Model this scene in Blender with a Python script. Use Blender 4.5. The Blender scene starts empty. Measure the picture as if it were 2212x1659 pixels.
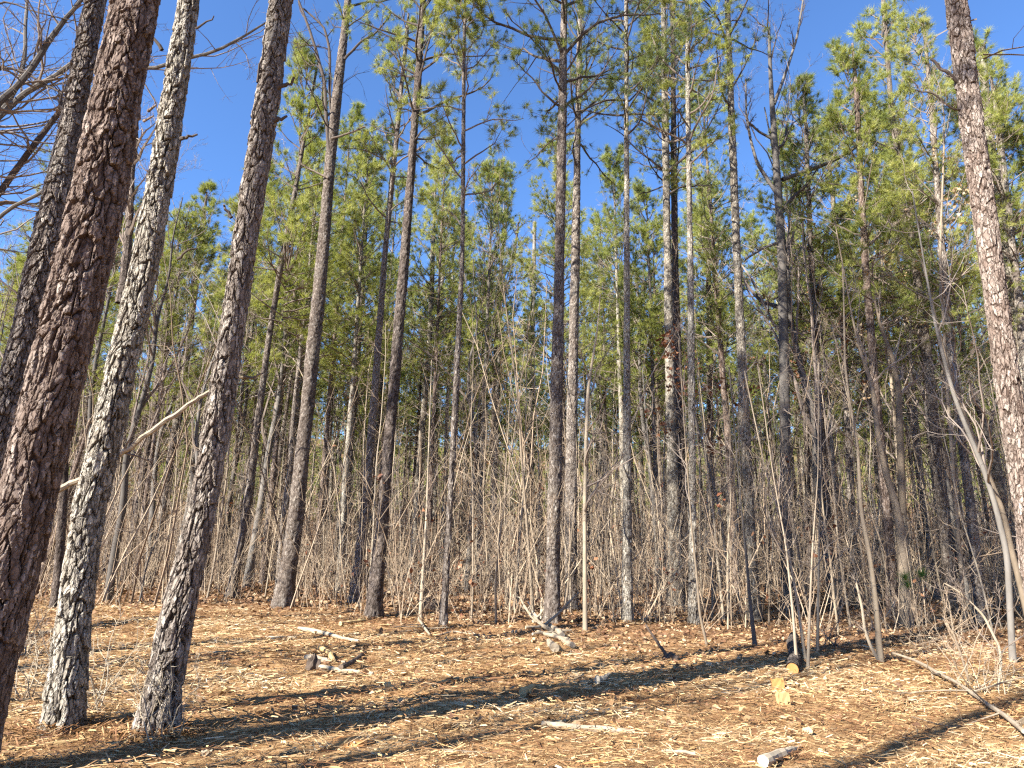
import bpy, math, random
import numpy as np
from mathutils import Matrix, Vector, Euler

# ------------------------------------------------------------------ camera, sky, sun, exposure
scene = bpy.context.scene
COL = scene.collection
PITCH, ROLL, CAMZ, FPX = math.radians(13.9), math.radians(0.8), 1.55, 1440.0   # FPX: focal length for a 2212 px wide picture
cam_d = bpy.data.cameras.new('camera')
cam_d.sensor_width = 36.0
cam_d.lens = 36.0 * FPX / 2212.0
cam_d.clip_start, cam_d.clip_end = 0.05, 2000.0
cam = bpy.data.objects.new('camera', cam_d)
CAM_R = Euler((math.radians(90) + PITCH, 0, 0)).to_matrix() @ Matrix.Rotation(ROLL, 3, 'Z')
cam.matrix_world = Matrix.Translation((0, 0, CAMZ)) @ CAM_R.to_4x4()
COL.objects.link(cam)
scene.camera = cam

SUN_EL, SUN_DIR_XY = math.radians(34), (-0.78, -0.626)       # towards the sun: behind and to the left of the camera
world = bpy.data.worlds.new('World')
scene.world = world
world.use_nodes = True
wn = world.node_tree
wn.nodes.clear()
sky = wn.nodes.new('ShaderNodeTexSky')
sky.sky_type = 'NISHITA'
sky.sun_disc = False
sky.sun_elevation = SUN_EL
sky.sun_rotation = math.atan2(SUN_DIR_XY[0], SUN_DIR_XY[1])
sky.altitude = 1200
sky.air_density, sky.dust_density, sky.ozone_density = 1.0, 0.0, 9.0
bg = wn.nodes.new('ShaderNodeBackground')
bg.inputs['Strength'].default_value = 0.105
wo = wn.nodes.new('ShaderNodeOutputWorld')
wn.links.new(sky.outputs[0], bg.inputs[0])
wn.links.new(bg.outputs[0], wo.inputs[0])

sun_d = bpy.data.lights.new('sun', 'SUN')
sun_d.energy = 5.0
sun_d.angle = math.radians(0.5)
sun_d.color = (1.0, 0.94, 0.84)
sun = bpy.data.objects.new('sun', sun_d)
sdir = Vector((SUN_DIR_XY[0] * math.cos(SUN_EL), SUN_DIR_XY[1] * math.cos(SUN_EL), math.sin(SUN_EL))).normalized()
sun.rotation_euler = sdir.to_track_quat('Z', 'Y').to_euler()
sun.location = (-20, -20, 40)
COL.objects.link(sun)

vs = scene.view_settings
scene.display_settings.display_device = 'sRGB'
vs.view_transform, vs.look, vs.exposure, vs.gamma = 'Standard', 'None', 1.7, 1.0
vs.use_curve_mapping = False
scene.render.engine = 'CYCLES'
cy = scene.cycles
cy.max_bounces, cy.diffuse_bounces, cy.glossy_bounces, cy.transmission_bounces = 4, 1, 1, 2
cy.use_denoising = False
cy.use_adaptive_sampling = True
cy.adaptive_threshold = 0.02
cy.pixel_filter_type = 'BLACKMAN_HARRIS'
cy.filter_width = 1.3

# ------------------------------------------------------------------ terrain and picture geometry
CR = np.array(CAM_R)


def gh(x, y):
    """height of the forest floor"""
    x = np.asarray(x, float); y = np.asarray(y, float)
    z = 0.035 * np.sin(0.55 * x + 0.4) * np.sin(0.47 * y + 1.1) + 0.05 * np.sin(0.21 * x + 2.0 + 0.13 * y)
    z = z + 0.10 * np.exp(-((x - 1.2) ** 2 / 7 + (y - 15.2) ** 2 / 1.6)) + 0.12 * np.exp(-((x + 2.6) ** 2 / 2 + (y - 17.5) ** 2 / 1.0))
    d = np.clip(np.hypot(x, y) - 62, 0, None)
    z = z + 0.0026 * d ** 2 / (1 + 0.0075 * d)
    return z * np.clip((np.hypot(x, y) - 1.0) / 4.0, 0.2, 1)


def ray(u, v):
    d = np.array([(u - 1106.0) / FPX, -(v - 829.5) / FPX, -1.0])
    return CR @ d


def ground_at(u, v):
    d = ray(u, v)
    z = 0.0
    for _ in range(12):
        t = (z - CAMZ) / min(d[2], -0.01)
        z = float(gh(d[0] * t, d[1] * t))
    return np.array([d[0] * t, d[1] * t, z])


def at_depth(u, v, Y):
    """the point on the sight line through (u, v) that lies Y metres ahead; also its depth along the view axis"""
    d = ray(u, v)
    t = Y / d[1]
    return np.array([d[0] * t, Y, CAMZ + d[2] * t]), t


def project(p):
    q = CR.T @ (np.asarray(p, float) - np.array([0, 0, CAMZ]))
    return 1106.0 + FPX * q[0] / -q[2], 829.5 - FPX * q[1] / -q[2]


# ------------------------------------------------------------------ mesh helpers
def norm(a):
    return a / np.maximum(np.linalg.norm(a, axis=-1, keepdims=True), 1e-9)


class MB:
    """collects vertices, triangles and quads (with a material slot and per-vertex values), then builds one mesh"""
    def __init__(self):
        self.V, self.F, self.n, self.A = [], [], 0, []

    def add(self, V, F, slot=0, rnd=None, edge=None):
        V = np.asarray(V, float).reshape(-1, 3)
        F = np.asarray(F, np.int64)
        if len(V) == 0:
            return
        self.F.append((F + self.n, slot))
        self.V.append(V)
        r = np.full(len(V), 0.5) if rnd is None else np.broadcast_to(rnd, (len(V),))
        e = np.ones(len(V)) if edge is None else edge
        self.A.append(np.stack([r, e], 1))
        self.n += len(V)

    def tris(self):
        return sum(len(F) * (F.shape[1] - 2) for F, _ in self.F)

    def mesh(self, name, mats, smooth=False):
        me = bpy.data.meshes.new(name)
        V = np.concatenate(self.V); A = np.concatenate(self.A)
        loops = np.concatenate([F.ravel() for F, _ in self.F])
        sizes = np.concatenate([np.full(len(F), F.shape[1]) for F, _ in self.F])
        slots = np.concatenate([np.full(len(F), s) for F, s in self.F])
        starts = np.concatenate([[0], np.cumsum(sizes)[:-1]])
        me.vertices.add(len(V)); me.vertices.foreach_set('co', V.astype(np.float32).ravel())
        me.loops.add(len(loops)); me.loops.foreach_set('vertex_index', loops.astype(np.int32))
        me.polygons.add(len(sizes)); me.polygons.foreach_set('loop_start', starts.astype(np.int32))
        me.polygons.foreach_set('material_index', slots.astype(np.int32))
        me.polygons.foreach_set('use_smooth', np.full(len(sizes), smooth))
        for i, nm in enumerate(('rnd', 'edge')):
            at = me.attributes.new(nm, 'FLOAT', 'POINT')
            at.data.foreach_set('value', A[:, i].astype(np.float32))
        for m in (mats if isinstance(mats, (list, tuple)) else [mats]):
            me.materials.append(m)
        me.update(calc_edges=True)
        me.validate()
        return me

    def obj(self, name, mats, parent=None, smooth=False, loc=None):
        o = bpy.data.objects.new(name, self.mesh(name, mats, smooth))
        COL.objects.link(o)
        if parent is not None:
            o.parent = parent
        if loc is not None:
            o.location = loc
        return o


def tag(o, label=None, cat=None, group=None, kind=None):
    for k, v in (('label', label), ('category', cat), ('group', group), ('kind', kind)):
        if v:
            o[k] = v
    return o


def thing(name, label, cat, loc=(0, 0, 0), rz=0, group=None):
    o = bpy.data.objects.new(name, None)
    o.empty_display_size = 0.2
    COL.objects.link(o)
    o.location = loc
    o.rotation_euler = (0, 0, rz)
    return tag(o, label, cat, group)


def link_mesh(name, me, parent=None, loc=(0, 0, 0), rz=0, sc=1.0):
    o = bpy.data.objects.new(name, me)
    COL.objects.link(o)
    o.parent = parent
    o.location = loc
    o.rotation_euler = (0, 0, rz)
    o.scale = (sc, sc, sc) if np.isscalar(sc) else sc
    return o


def tubes(P, R, sides, cap=False):
    """P (m,n,3) paths, R (m,n) radii -> vertices and quads of m tubes"""
    P = np.asarray(P, float); R = np.asarray(R, float)
    m, n, _ = P.shape
    T = norm(np.gradient(P, axis=1))
    mean = norm(P[:, -1] - P[:, 0] + 1e-6)
    ref = np.where(np.abs(mean[:, 2:3]) > 0.8, np.array([[0.0, 1.0, 0.0]]), np.array([[0.0, 0.0, 1.0]]))[:, None, :]
    U = norm(np.cross(T, np.broadcast_to(ref, T.shape)))
    W = np.cross(T, U)
    a = np.linspace(0, 2 * np.pi, sides, endpoint=False)
    ring = U[:, :, None, :] * np.cos(a)[None, None, :, None] + W[:, :, None, :] * np.sin(a)[None, None, :, None]
    V = P[:, :, None, :] + ring * R[:, :, None, None]
    i = np.arange(m)[:, None, None] * n * sides
    j = np.arange(n - 1)[None, :, None] * sides
    k = np.arange(sides)[None, None, :]
    k2 = (k + 1) % sides
    F = np.stack([i + j + k, i + j + k2, i + j + sides + k2, i + j + sides + k], -1).reshape(-1, 4)
    return V.reshape(-1, 3), F


def add_tubes(mb, P, R, sides, slot=0, rnd=None):
    V, F = tubes(P, R, sides)
    r = None
    if rnd is not None:
        m = len(P)
        r = np.repeat(np.broadcast_to(rnd, (m,)), P.shape[1] * sides)
    mb.add(V, F, slot, r)


def resample(path, n):
    path = np.asarray(path, float)
    s = np.concatenate([[0], np.cumsum(np.linalg.norm(np.diff(path[:, :3], axis=0), axis=1))])
    t = np.linspace(0, s[-1], n)
    out = np.stack([np.interp(t, s, path[:, k]) for k in range(path.shape[1])], 1)
    if len(path) > 2:
        k = max(3, int(n / len(path) / 1.3)) | 1
        ker = np.hanning(k + 2)[1:-1]; ker /= ker.sum()
        pad = k // 2
        ext = np.concatenate([2 * out[:1] - out[1:pad + 1][::-1], out, 2 * out[-1:] - out[-pad - 1:-1][::-1]]) if pad else out
        out = np.stack([np.convolve(ext[:, c], ker, 'valid') for c in range(out.shape[1])], 1)
    return out


def h1(a, b, s):
    x = np.sin(a * 127.1 + b * 311.7 + s * 74.7) * 43758.5453
    return x - np.floor(x)


def plates(theta, s, n, ch, seed):
    """bark plates as cells round the trunk: height, edge distance, a random value per plate"""
    u = theta / (2 * np.pi) * n + 0.30 * np.sin(s / ch * 1.3 + 2 * theta + seed) + 0.14 * np.sin(s / ch * 3.7 + seed * 2 + 3 * theta)
    v = s / ch + 0.35 * np.sin(3 * theta + seed + s * 0.9) + 0.2 * np.sin(7 * theta + 2.1 * seed)
    iu, iv = np.floor(u), np.floor(v)
    f1 = np.full(u.shape, 9.0); f2 = f1.copy(); idr = np.zeros(u.shape); tl = np.zeros(u.shape)
    for du in (-1, 0, 1):
        for dv in (-1, 0, 1):
            cu, cv = (iu + du) % n, iv + dv
            px = iu + du + 0.1 + 0.8 * h1(cu, cv, seed); py = iv + dv + 0.1 + 0.8 * h1(cu, cv, seed + 3.3)
            d = np.hypot(u - px, v - py)
            near = d < f1
            f2 = np.where(near, f1, np.minimum(f2, d))
            tl = np.where(near, v - py, tl)
            idr = np.where(near, h1(cu, cv, seed + 7.7), idr)
            f1 = np.where(near, d, f1)
    e = np.clip((f2 - f1) / 0.17, 0, 1)
    e = e * e * (3 - 2 * e)
    return e, idr, tl


def vnoise(u, v, period, seed):
    """smooth value noise, periodic in u"""
    iu, iv = np.floor(u), np.floor(v)
    fu, fv = u - iu, v - iv
    fu = fu * fu * (3 - 2 * fu); fv = fv * fv * (3 - 2 * fv)
    a, b_ = h1(iu % period, iv, seed), h1((iu + 1) % period, iv, seed)
    c, d = h1(iu % period, iv + 1, seed), h1((iu + 1) % period, iv + 1, seed)
    return (a * (1 - fu) + b_ * fu) * (1 - fv) + (c * (1 - fu) + d * fu) * fv


def trunk_mb(path, rad, sides, step, depth, cw, ch, seed, dense_to=1e9, flare=0.45, slot=0, two=True):
    """a trunk whose plated, furrowed bark is real relief; path (n,3) and rad (n) in the tree's own coordinates"""
    pr = np.concatenate([np.asarray(path, float), np.asarray(rad, float)[:, None]], 1)
    fine = resample(pr, 400)
    s = np.concatenate([[0], np.cumsum(np.linalg.norm(np.diff(fine[:, :3], axis=0), axis=1))])
    L = s[-1]
    z1 = min(L, dense_to)
    t = np.arange(0, z1, step)
    if z1 < L:
        t = np.concatenate([t, np.arange(z1, L, step * 6)])
    t = np.append(t, L)
    C = np.stack([np.interp(t, s, fine[:, k]) for k in range(4)], 1)
    P, r = C[:, :3], C[:, 3]
    T = norm(np.gradient(P, axis=0))
    U = norm(np.cross(np.broadcast_to([0.0, 1.0, 0.0], T.shape), T))
    W = np.cross(T, U)
    th = np.linspace(0, 2 * np.pi, sides, endpoint=False)
    TH, S = np.meshgrid(th, t)
    rr = np.repeat(r[:, None], sides, 1)
    rr = rr * (1 + flare * np.exp(-S / 0.22) * (0.75 + 0.5 * np.sin(4 * TH + seed) * np.sin(3 * TH + 2 * seed)))
    rr = rr * (1 + 0.05 * np.sin(2 * TH + S * 0.9 + seed) + 0.03 * np.sin(3 * TH - S * 2.1 + seed))
    rmed = float(np.median(r[:max(2, len(r) // 2)]))
    n = max(5, int(round(2 * np.pi * rmed / cw)))
    u0 = TH / (2 * np.pi)
    # furrows wander, so the sampling angle is warped before the plates are laid out
    TW = TH + (vnoise(u0 * n, S / (ch * 0.8), n, seed + 1.7) - 0.5) * 2.4 / n * 2 + (vnoise(u0 * n * 3, S / (ch * 0.3), n * 3, seed + 4.1) - 0.5) * 1.3 / n * 2
    SW = S * (1 + 0.035 * S) + (vnoise(u0 * n, S / ch, n, seed + 9.3) - 0.5) * ch * 0.9
    patch = 0.55 + 0.8 * vnoise(u0 * 3, S / 0.9, 3, seed + 41)
    e, idr, tl = plates(TW, SW, n, ch, seed)
    n4 = vnoise(u0 * n * 2, S / (ch * 0.55), n * 2, seed + 21)
    n8 = vnoise(u0 * n * 6, S / (ch * 0.35), n * 6, seed + 33)
    e = np.clip(e + np.clip((n4 - 0.60) * 2.6, 0, 1), 0, 1)          # neighbouring plates run together here and there
    hgt = e * (0.35 + 0.65 * idr) - 0.35 * e * tl + 0.30 * np.floor(n4 * 4) / 4
    if two:
        e2, id2, tl2 = plates(TW + 0.31, SW, int(n * 2.1), ch * 0.45, seed + 11)
        e2 = np.clip(e2 + np.clip((n8 - 0.45) * 3, 0, 1), 0, 1)
        hgt = hgt + 0.28 * e2 * e * (0.3 + 0.7 * id2) - 0.15 * tl2 * e + 0.16 * (n8 - 0.5)
        idr = 0.45 * idr + 0.35 * id2 + 0.2 * n8
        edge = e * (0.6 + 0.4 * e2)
    else:
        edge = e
        hgt = hgt + 0.2 * (n8 - 0.5)
        idr = 0.6 * idr + 0.4 * n8
    dfac = np.clip(r / max(r[0], 1e-6), 0.25, 1)[:, None]
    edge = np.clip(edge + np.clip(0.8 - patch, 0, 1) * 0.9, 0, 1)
    rr = rr + depth * dfac * patch * (hgt - 0.75)
    V = P[:, None, :] + (U[:, None, :] * np.cos(TH)[..., None] + W[:, None, :] * np.sin(TH)[..., None]) * rr[..., None]
    m = len(t)
    j = np.arange(m - 1)[:, None] * sides; k = np.arange(sides)[None, :]; k2 = (k + 1) % sides
    F = np.stack([j + k, j + k2, j + sides + k2, j + sides + k], -1).reshape(-1, 4)
    mb = MB()
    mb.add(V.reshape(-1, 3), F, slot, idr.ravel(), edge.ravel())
    return mb


def rand_perp(T, rng):
    a = rng.normal(size=T.shape)
    return norm(a - (a * T).sum(-1, keepdims=True) * T)


def shoots(P, R, k, t0, t1, ang, lenfac, n, rng, up=0.1, wig=0.25, angj=0.3, minr=0.003, rfac=0.55, flat=0.0, tip=0.25, endbias=0.5):
    """k side shoots on each of the parent paths"""
    m, pn, _ = P.shape
    seg = np.linalg.norm(np.diff(P, axis=1), axis=2).sum(1)
    t = np.sort(rng.uniform(t0, t1, (m, k)), 1).ravel()
    mi = np.repeat(np.arange(m), k)
    f = t * (pn - 1); i = np.clip(f.astype(int), 0, pn - 2); w = (f - i)[:, None]
    base = P[mi, i] * (1 - w) + P[mi, i + 1] * w
    r0 = (R[mi, i] * (1 - w[:, 0]) + R[mi, i + 1] * w[:, 0]) * rfac
    T = norm(P[mi, i + 1] - P[mi, i])
    pp = rand_perp(T, rng)
    if flat:
        pp[:, 2] *= (1 - flat); pp = norm(pp - (pp * T).sum(-1, keepdims=True) * T)
    a = ang + rng.normal(0, angj, len(mi))
    D = norm(np.cos(a)[:, None] * T + np.sin(a)[:, None] * pp)
    L = seg[mi] * lenfac * (1 - endbias * t) * rng.uniform(0.55, 1.3, len(mi))
    return walk(base, D, L, np.maximum(r0, minr), n, rng, up, wig, tip)


def walk(base, D, L, r0, n, rng, up=0.1, wig=0.25, tip=0.25):
    m = len(base)
    steps = np.zeros((m, n - 1, 3)); d = D.copy()
    for j in range(n - 1):
        d = norm(d + rng.normal(0, wig / math.sqrt(n), (m, 3)) + np.array([0, 0, up / n]))
        steps[:, j] = d
    P = np.concatenate([base[:, None], base[:, None] + np.cumsum(steps * (L / (n - 1))[:, None, None], 1)], 1)
    Rr = r0[:, None] * np.linspace(1, tip, n)[None]
    return P, Rr


def add_needles(mb, P, D, n, length, width, rng, spread=0.9, slot=1, size=None):
    """tufts of needles fanning out round the shoot tips"""
    m = len(P)
    d = np.repeat(D, n, 0); p = np.repeat(P, n, 0)
    d = norm(d + rng.normal(0, spread, d.shape) * 0.75)
    L = length * rng.uniform(0.6, 1.15, m * n)
    if size is not None:
        L = L * np.repeat(size, n)
    p = p - d * 0.01 + rng.normal(0, 0.02, p.shape)
    w = rand_perp(d, rng) * width * 0.5
    tip = p + d * L[:, None] + np.array([0, 0, -1.0]) * (L * rng.uniform(0, 0.12, m * n))[:, None]
    V = np.stack([p - w, p + w, tip], 1).reshape(-1, 3)
    F = np.arange(m * n * 3).reshape(-1, 3)
    r = np.repeat(np.clip(np.repeat(rng.uniform(0, 1, m), n) * 0.7 + rng.uniform(0, 0.3, m * n), 0, 1), 3)
    mb.add(V, F, slot, r)


def add_leaves(mb, P, size, rng, slot=0, flatness=0.3):
    """curled dead leaves, each two bent quads"""
    m = len(P)
    a = norm(rng.normal(size=(m, 3)) * np.array([1, 1, flatness]))
    b = rand_perp(a, rng)
    if flatness < 1:
        b[:, 2] *= 0.6; b = norm(b)
    c = np.cross(a, b)
    s = size * rng.uniform(0.6, 1.4, m)[:, None]
    curl = rng.uniform(-0.5, 0.5, m)[:, None]
    v0, v1 = P - a * s * .5 - b * s * .12, P - a * s * .5 + b * s * .12
    v2, v3 = P - b * s * .36 + c * s * curl * .5, P + b * s * .36 + c * s * curl * .5
    v4, v5 = P + a * s * .5 - b * s * .06 - c * s * curl * .4, P + a * s * .5 + b * s * .06 - c * s * curl * .4
    V = np.stack([v0, v1, v2, v3, v4, v5], 1).reshape(-1, 3)
    k = np.arange(m)[:, None, None] * 6
    F = (k + np.array([[0, 1, 3, 2], [2, 3, 5, 4]])[None]).reshape(-1, 4)
    mb.add(V, F, slot, np.repeat(rng.uniform(0, 1, m), 6))


# ------------------------------------------------------------------ materials
def new_mat(name):
    m = bpy.data.materials.new(name)
    m.use_nodes = True
    nt = m.node_tree
    nt.nodes.clear()
    return m, nt, nt.nodes, nt.links


def ramp(nd, stops):
    r = nd.new('ShaderNodeValToRGB')
    els = r.color_ramp.elements
    while len(els) < len(stops):
        els.new(0.5)
    for e, (p, c) in zip(els, stops):
        e.position = p; e.color = (*c, 1)
    return r


def attr(nd, name):
    a = nd.new('ShaderNodeAttribute'); a.attribute_name = name
    return a


def mix(nd, lk, fac, a, b, mode='MIX'):
    m = nd.new('ShaderNodeMix'); m.data_type = 'RGBA'; m.blend_type = mode
    for sock, v in ((m.inputs[0], fac), (m.inputs[6], a), (m.inputs[7], b)):
        if hasattr(v, 'links') or hasattr(v, 'is_output'):
            lk.new(v, sock)
        elif isinstance(v, tuple):
            sock.default_value = (*v, 1)
        else:
            sock.default_value = v
    return m.outputs[2]


def noise(nd, lk, vec, scale, detail=4, rough=0.6, stretch=None):
    n = nd.new('ShaderNodeTexNoise')
    n.inputs['Scale'].default_value = scale; n.inputs['Detail'].default_value = detail; n.inputs['Roughness'].default_value = rough
    if stretch:
        mp = nd.new('ShaderNodeMapping'); mp.inputs['Scale'].default_value = stretch
        lk.new(vec, mp.inputs[0]); vec = mp.outputs[0]
    lk.new(vec, n.inputs['Vector'])
    return n


def math_node(nd, lk, op, a, b, clamp=False):
    m = nd.new('ShaderNodeMath'); m.operation = op; m.use_clamp = clamp
    for s, v in ((m.inputs[0], a), (m.inputs[1], b)):
        if hasattr(v, 'is_output'):
            lk.new(v, s)
        else:
            s.default_value = v
    return m.outputs[0]


def finish(nd, lk, color, rough=0.85, bump=None, bstr=0.3, bdist=0.01, spec=0.25):
    p = nd.new('ShaderNodeBsdfPrincipled'); o = nd.new('ShaderNodeOutputMaterial')
    if hasattr(color, 'is_output'):
        lk.new(color, p.inputs['Base Color'])
    else:
        p.inputs['Base Color'].default_value = (*color, 1)
    p.inputs['Roughness'].default_value = rough
    p.inputs['Specular IOR Level'].default_value = spec
    if bump is not None:
        b = nd.new('ShaderNodeBump'); b.inputs['Strength'].default_value = bstr; b.inputs['Distance'].default_value = bdist
        lk.new(bump, b.inputs['Height']); lk.new(b.outputs[0], p.inputs['Normal'])
    lk.new(p.outputs[0], o.inputs[0])


def bark_mat(name, dark, mid, pale, crev, lichen=0.25, hue=0.1):
    m, nt, nd, lk = new_mat(name)
    co = nd.new('ShaderNodeTexCoord').outputs['Object']
    n1 = noise(nd, lk, co, 9, 6, 0.65, (1, 1, 0.35)); n2 = noise(nd, lk, co, 1.3, 3)
    n3 = noise(nd, lk, co, 60, 4, 0.7, (1, 1, 0.3))
    cell = attr(nd, 'rnd').outputs['Fac']; edge = attr(nd, 'edge').outputs['Fac']
    oi = nd.new('ShaderNodeObjectInfo').outputs['Random']
    # small flakes: warped cells with dark cracks between them
    wv = nd.new('ShaderNodeVectorMath'); wv.operation = 'MULTIPLY_ADD'
    nw = noise(nd, lk, co, 22, 3)
    lk.new(nw.outputs['Color'], wv.inputs[0]); wv.inputs[1].default_value = (0.05, 0.05, 0.09); lk.new(co, wv.inputs[2])
    mp = nd.new('ShaderNodeMapping'); mp.inputs['Scale'].default_value = (1, 1, 0.36); lk.new(wv.outputs[0], mp.inputs[0])
    vo = nd.new('ShaderNodeTexVoronoi'); vo.feature = 'DISTANCE_TO_EDGE'; vo.inputs['Scale'].default_value = 26; lk.new(mp.outputs[0], vo.inputs['Vector'])
    vc = nd.new('ShaderNodeTexVoronoi'); vc.inputs['Scale'].default_value = 26; lk.new(mp.outputs[0], vc.inputs['Vector'])
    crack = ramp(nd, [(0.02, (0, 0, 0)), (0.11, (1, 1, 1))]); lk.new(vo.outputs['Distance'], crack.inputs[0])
    flake = nd.new('ShaderNodeSeparateColor'); lk.new(vc.outputs['Color'], flake.inputs[0])
    f = math_node(nd, lk, 'ADD', math_node(nd, lk, 'MULTIPLY', cell, 0.34), math_node(nd, lk, 'MULTIPLY', n1.outputs['Fac'], 0.52))
    f = math_node(nd, lk, 'ADD', f, math_node(nd, lk, 'MULTIPLY', flake.outputs[0], 0.26))
    f = math_node(nd, lk, 'ADD', f, math_node(nd, lk, 'MULTIPLY', math_node(nd, lk, 'SUBTRACT', oi, 0.5), 0.22))
    r = ramp(nd, [(0.22, dark), (0.52, mid), (0.82, pale)])
    lk.new(f, r.inputs[0])
    col = r.outputs[0]
    lr = ramp(nd, [(0.52, (0, 0, 0)), (0.72, (1, 1, 1))]); lk.new(n2.outputs['Fac'], lr.inputs[0])
    col = mix(nd, lk, math_node(nd, lk, 'MULTIPLY', lr.outputs[0], lichen), col, (0.36, 0.36, 0.31))
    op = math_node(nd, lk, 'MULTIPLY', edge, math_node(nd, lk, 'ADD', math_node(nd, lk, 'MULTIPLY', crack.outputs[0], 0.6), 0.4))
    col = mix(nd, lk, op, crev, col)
    fr = ramp(nd, [(0.3, (0.72,) * 3), (0.7, (1.15,) * 3)]); lk.new(n3.outputs['Fac'], fr.inputs[0])
    col = mix(nd, lk, 1.0, col, fr.outputs[0], 'MULTIPLY')
    hb = math_node(nd, lk, 'ADD', math_node(nd, lk, 'MULTIPLY', n3.outputs['Fac'], 0.35), math_node(nd, lk, 'MULTIPLY', crack.outputs[0], math_node(nd, lk, 'ADD', flake.outputs[0], 0.5)))
    finish(nd, lk, col, 0.9, hb, 0.8, 0.012, 0.12)
    return m


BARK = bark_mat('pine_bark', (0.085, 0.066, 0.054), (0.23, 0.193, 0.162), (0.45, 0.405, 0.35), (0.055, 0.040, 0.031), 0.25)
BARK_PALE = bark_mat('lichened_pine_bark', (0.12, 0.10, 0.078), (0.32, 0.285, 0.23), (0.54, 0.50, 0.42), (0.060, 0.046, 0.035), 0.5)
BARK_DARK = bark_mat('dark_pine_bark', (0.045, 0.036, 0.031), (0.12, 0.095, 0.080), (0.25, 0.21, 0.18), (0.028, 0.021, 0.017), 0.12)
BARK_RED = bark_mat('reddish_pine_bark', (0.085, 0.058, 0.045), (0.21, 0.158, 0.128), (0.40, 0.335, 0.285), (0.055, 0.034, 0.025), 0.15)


def simple_mat(name, stops, scale=6, stretch=None, rough=0.85, use_rnd=True, bstr=0.3, spec=0.2, tint=0.0):
    m, nt, nd, lk = new_mat(name)
    co = nd.new('ShaderNodeTexCoord').outputs['Object']
    n1 = noise(nd, lk, co, scale, 5, 0.6, stretch)
    f = n1.outputs['Fac']
    if use_rnd:
        f = math_node(nd, lk, 'ADD', math_node(nd, lk, 'MULTIPLY', f, 0.5), math_node(nd, lk, 'MULTIPLY', attr(nd, 'rnd').outputs['Fac'], 0.55))
    if tint:
        oi = nd.new('ShaderNodeObjectInfo').outputs['Random']
        f = math_node(nd, lk, 'ADD', f, math_node(nd, lk, 'MULTIPLY', math_node(nd, lk, 'SUBTRACT', oi, 0.5), tint))
    r = ramp(nd, stops); lk.new(f, r.inputs[0])
    finish(nd, lk, r.outputs[0], rough, f, bstr, 0.005, spec)
    return m


TWIG = simple_mat('pine_twig', [(0.1, (0.10, 0.075, 0.06)), (0.6, (0.20, 0.16, 0.13)), (0.95, (0.33, 0.28, 0.23))], 8, tint=0.2)
LIMB_DARK = simple_mat('dark_limb_bark', [(0.1, (0.05, 0.04, 0.035)), (0.6, (0.10, 0.08, 0.068)), (0.95, (0.19, 0.16, 0.14))], 8)
SAPBARK = simple_mat('sapling_bark', [(0.15, (0.11, 0.085, 0.06)), (0.55, (0.25, 0.20, 0.145)), (0.9, (0.45, 0.385, 0.29))], 14, (1, 1, 0.3), tint=0.45)
HARDBARK = simple_mat('hardwood_bark', [(0.15, (0.06, 0.054, 0.048)), (0.55, (0.135, 0.122, 0.108)), (0.9, (0.27, 0.25, 0.22))], 10, (1, 1, 0.35), tint=0.3)
FINETWIG = simple_mat('fine_twig', [(0.15, (0.11, 0.085, 0.07)), (0.6, (0.25, 0.205, 0.17)), (0.95, (0.44, 0.38, 0.32))], 5, tint=0.2)
BRUSHTWIG = simple_mat('brush_twig', [(0.15, (0.10, 0.072, 0.05)), (0.5, (0.28, 0.21, 0.145)), (0.95, (0.52, 0.43, 0.31))], 3)
DEADWOOD = simple_mat('bleached_deadwood', [(0.15, (0.17, 0.13, 0.09)), (0.55, (0.34, 0.28, 0.20)), (0.9, (0.56, 0.49, 0.37))], 12, (1, 1, 0.25), tint=0.3)
FRESHWOOD = simple_mat('fresh_split_wood', [(0.15, (0.30, 0.19, 0.08)), (0.55, (0.46, 0.32, 0.15)), (0.9, (0.60, 0.46, 0.26))], 14, (1, 1, 0.2), tint=0.3)
ORANGEWOOD = simple_mat('orange_heartwood', [(0.15, (0.24, 0.105, 0.035)), (0.5, (0.40, 0.19, 0.065)), (0.9, (0.56, 0.34, 0.15))], 14, (1, 1, 0.2))
DARKWOOD = simple_mat('dark_rotten_wood', [(0.15, (0.05, 0.038, 0.03)), (0.6, (0.12, 0.09, 0.07)), (0.95, (0.22, 0.17, 0.13))], 12)


def leaf_mat(name, stops, trans=0.35, rough=0.5, tint=0.3, spec=0.3, tcol=(1.0, 1.0, 0.6)):
    m, nt, nd, lk = new_mat(name)
    f = attr(nd, 'rnd').outputs['Fac']
    if tint:
        oi = nd.new('ShaderNodeObjectInfo').outputs['Random']
        f = math_node(nd, lk, 'ADD', f, math_node(nd, lk, 'MULTIPLY', math_node(nd, lk, 'SUBTRACT', oi, 0.5), tint))
    r = ramp(nd, stops); lk.new(f, r.inputs[0])
    p = nd.new('ShaderNodeBsdfPrincipled'); p.inputs['Roughness'].default_value = rough
    p.inputs['Specular IOR Level'].default_value = spec
    lk.new(r.outputs[0], p.inputs['Base Color'])
    t = nd.new('ShaderNodeBsdfTranslucent')
    lk.new(mix(nd, lk, 1.0, r.outputs[0], tcol, 'MULTIPLY'), t.inputs[0])
    s = nd.new('ShaderNodeMixShader'); s.inputs[0].default_value = trans
    lk.new(p.outputs[0], s.inputs[1]); lk.new(t.outputs[0], s.inputs[2])
    o = nd.new('ShaderNodeOutputMaterial'); lk.new(s.outputs[0], o.inputs[0])
    return m


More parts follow.
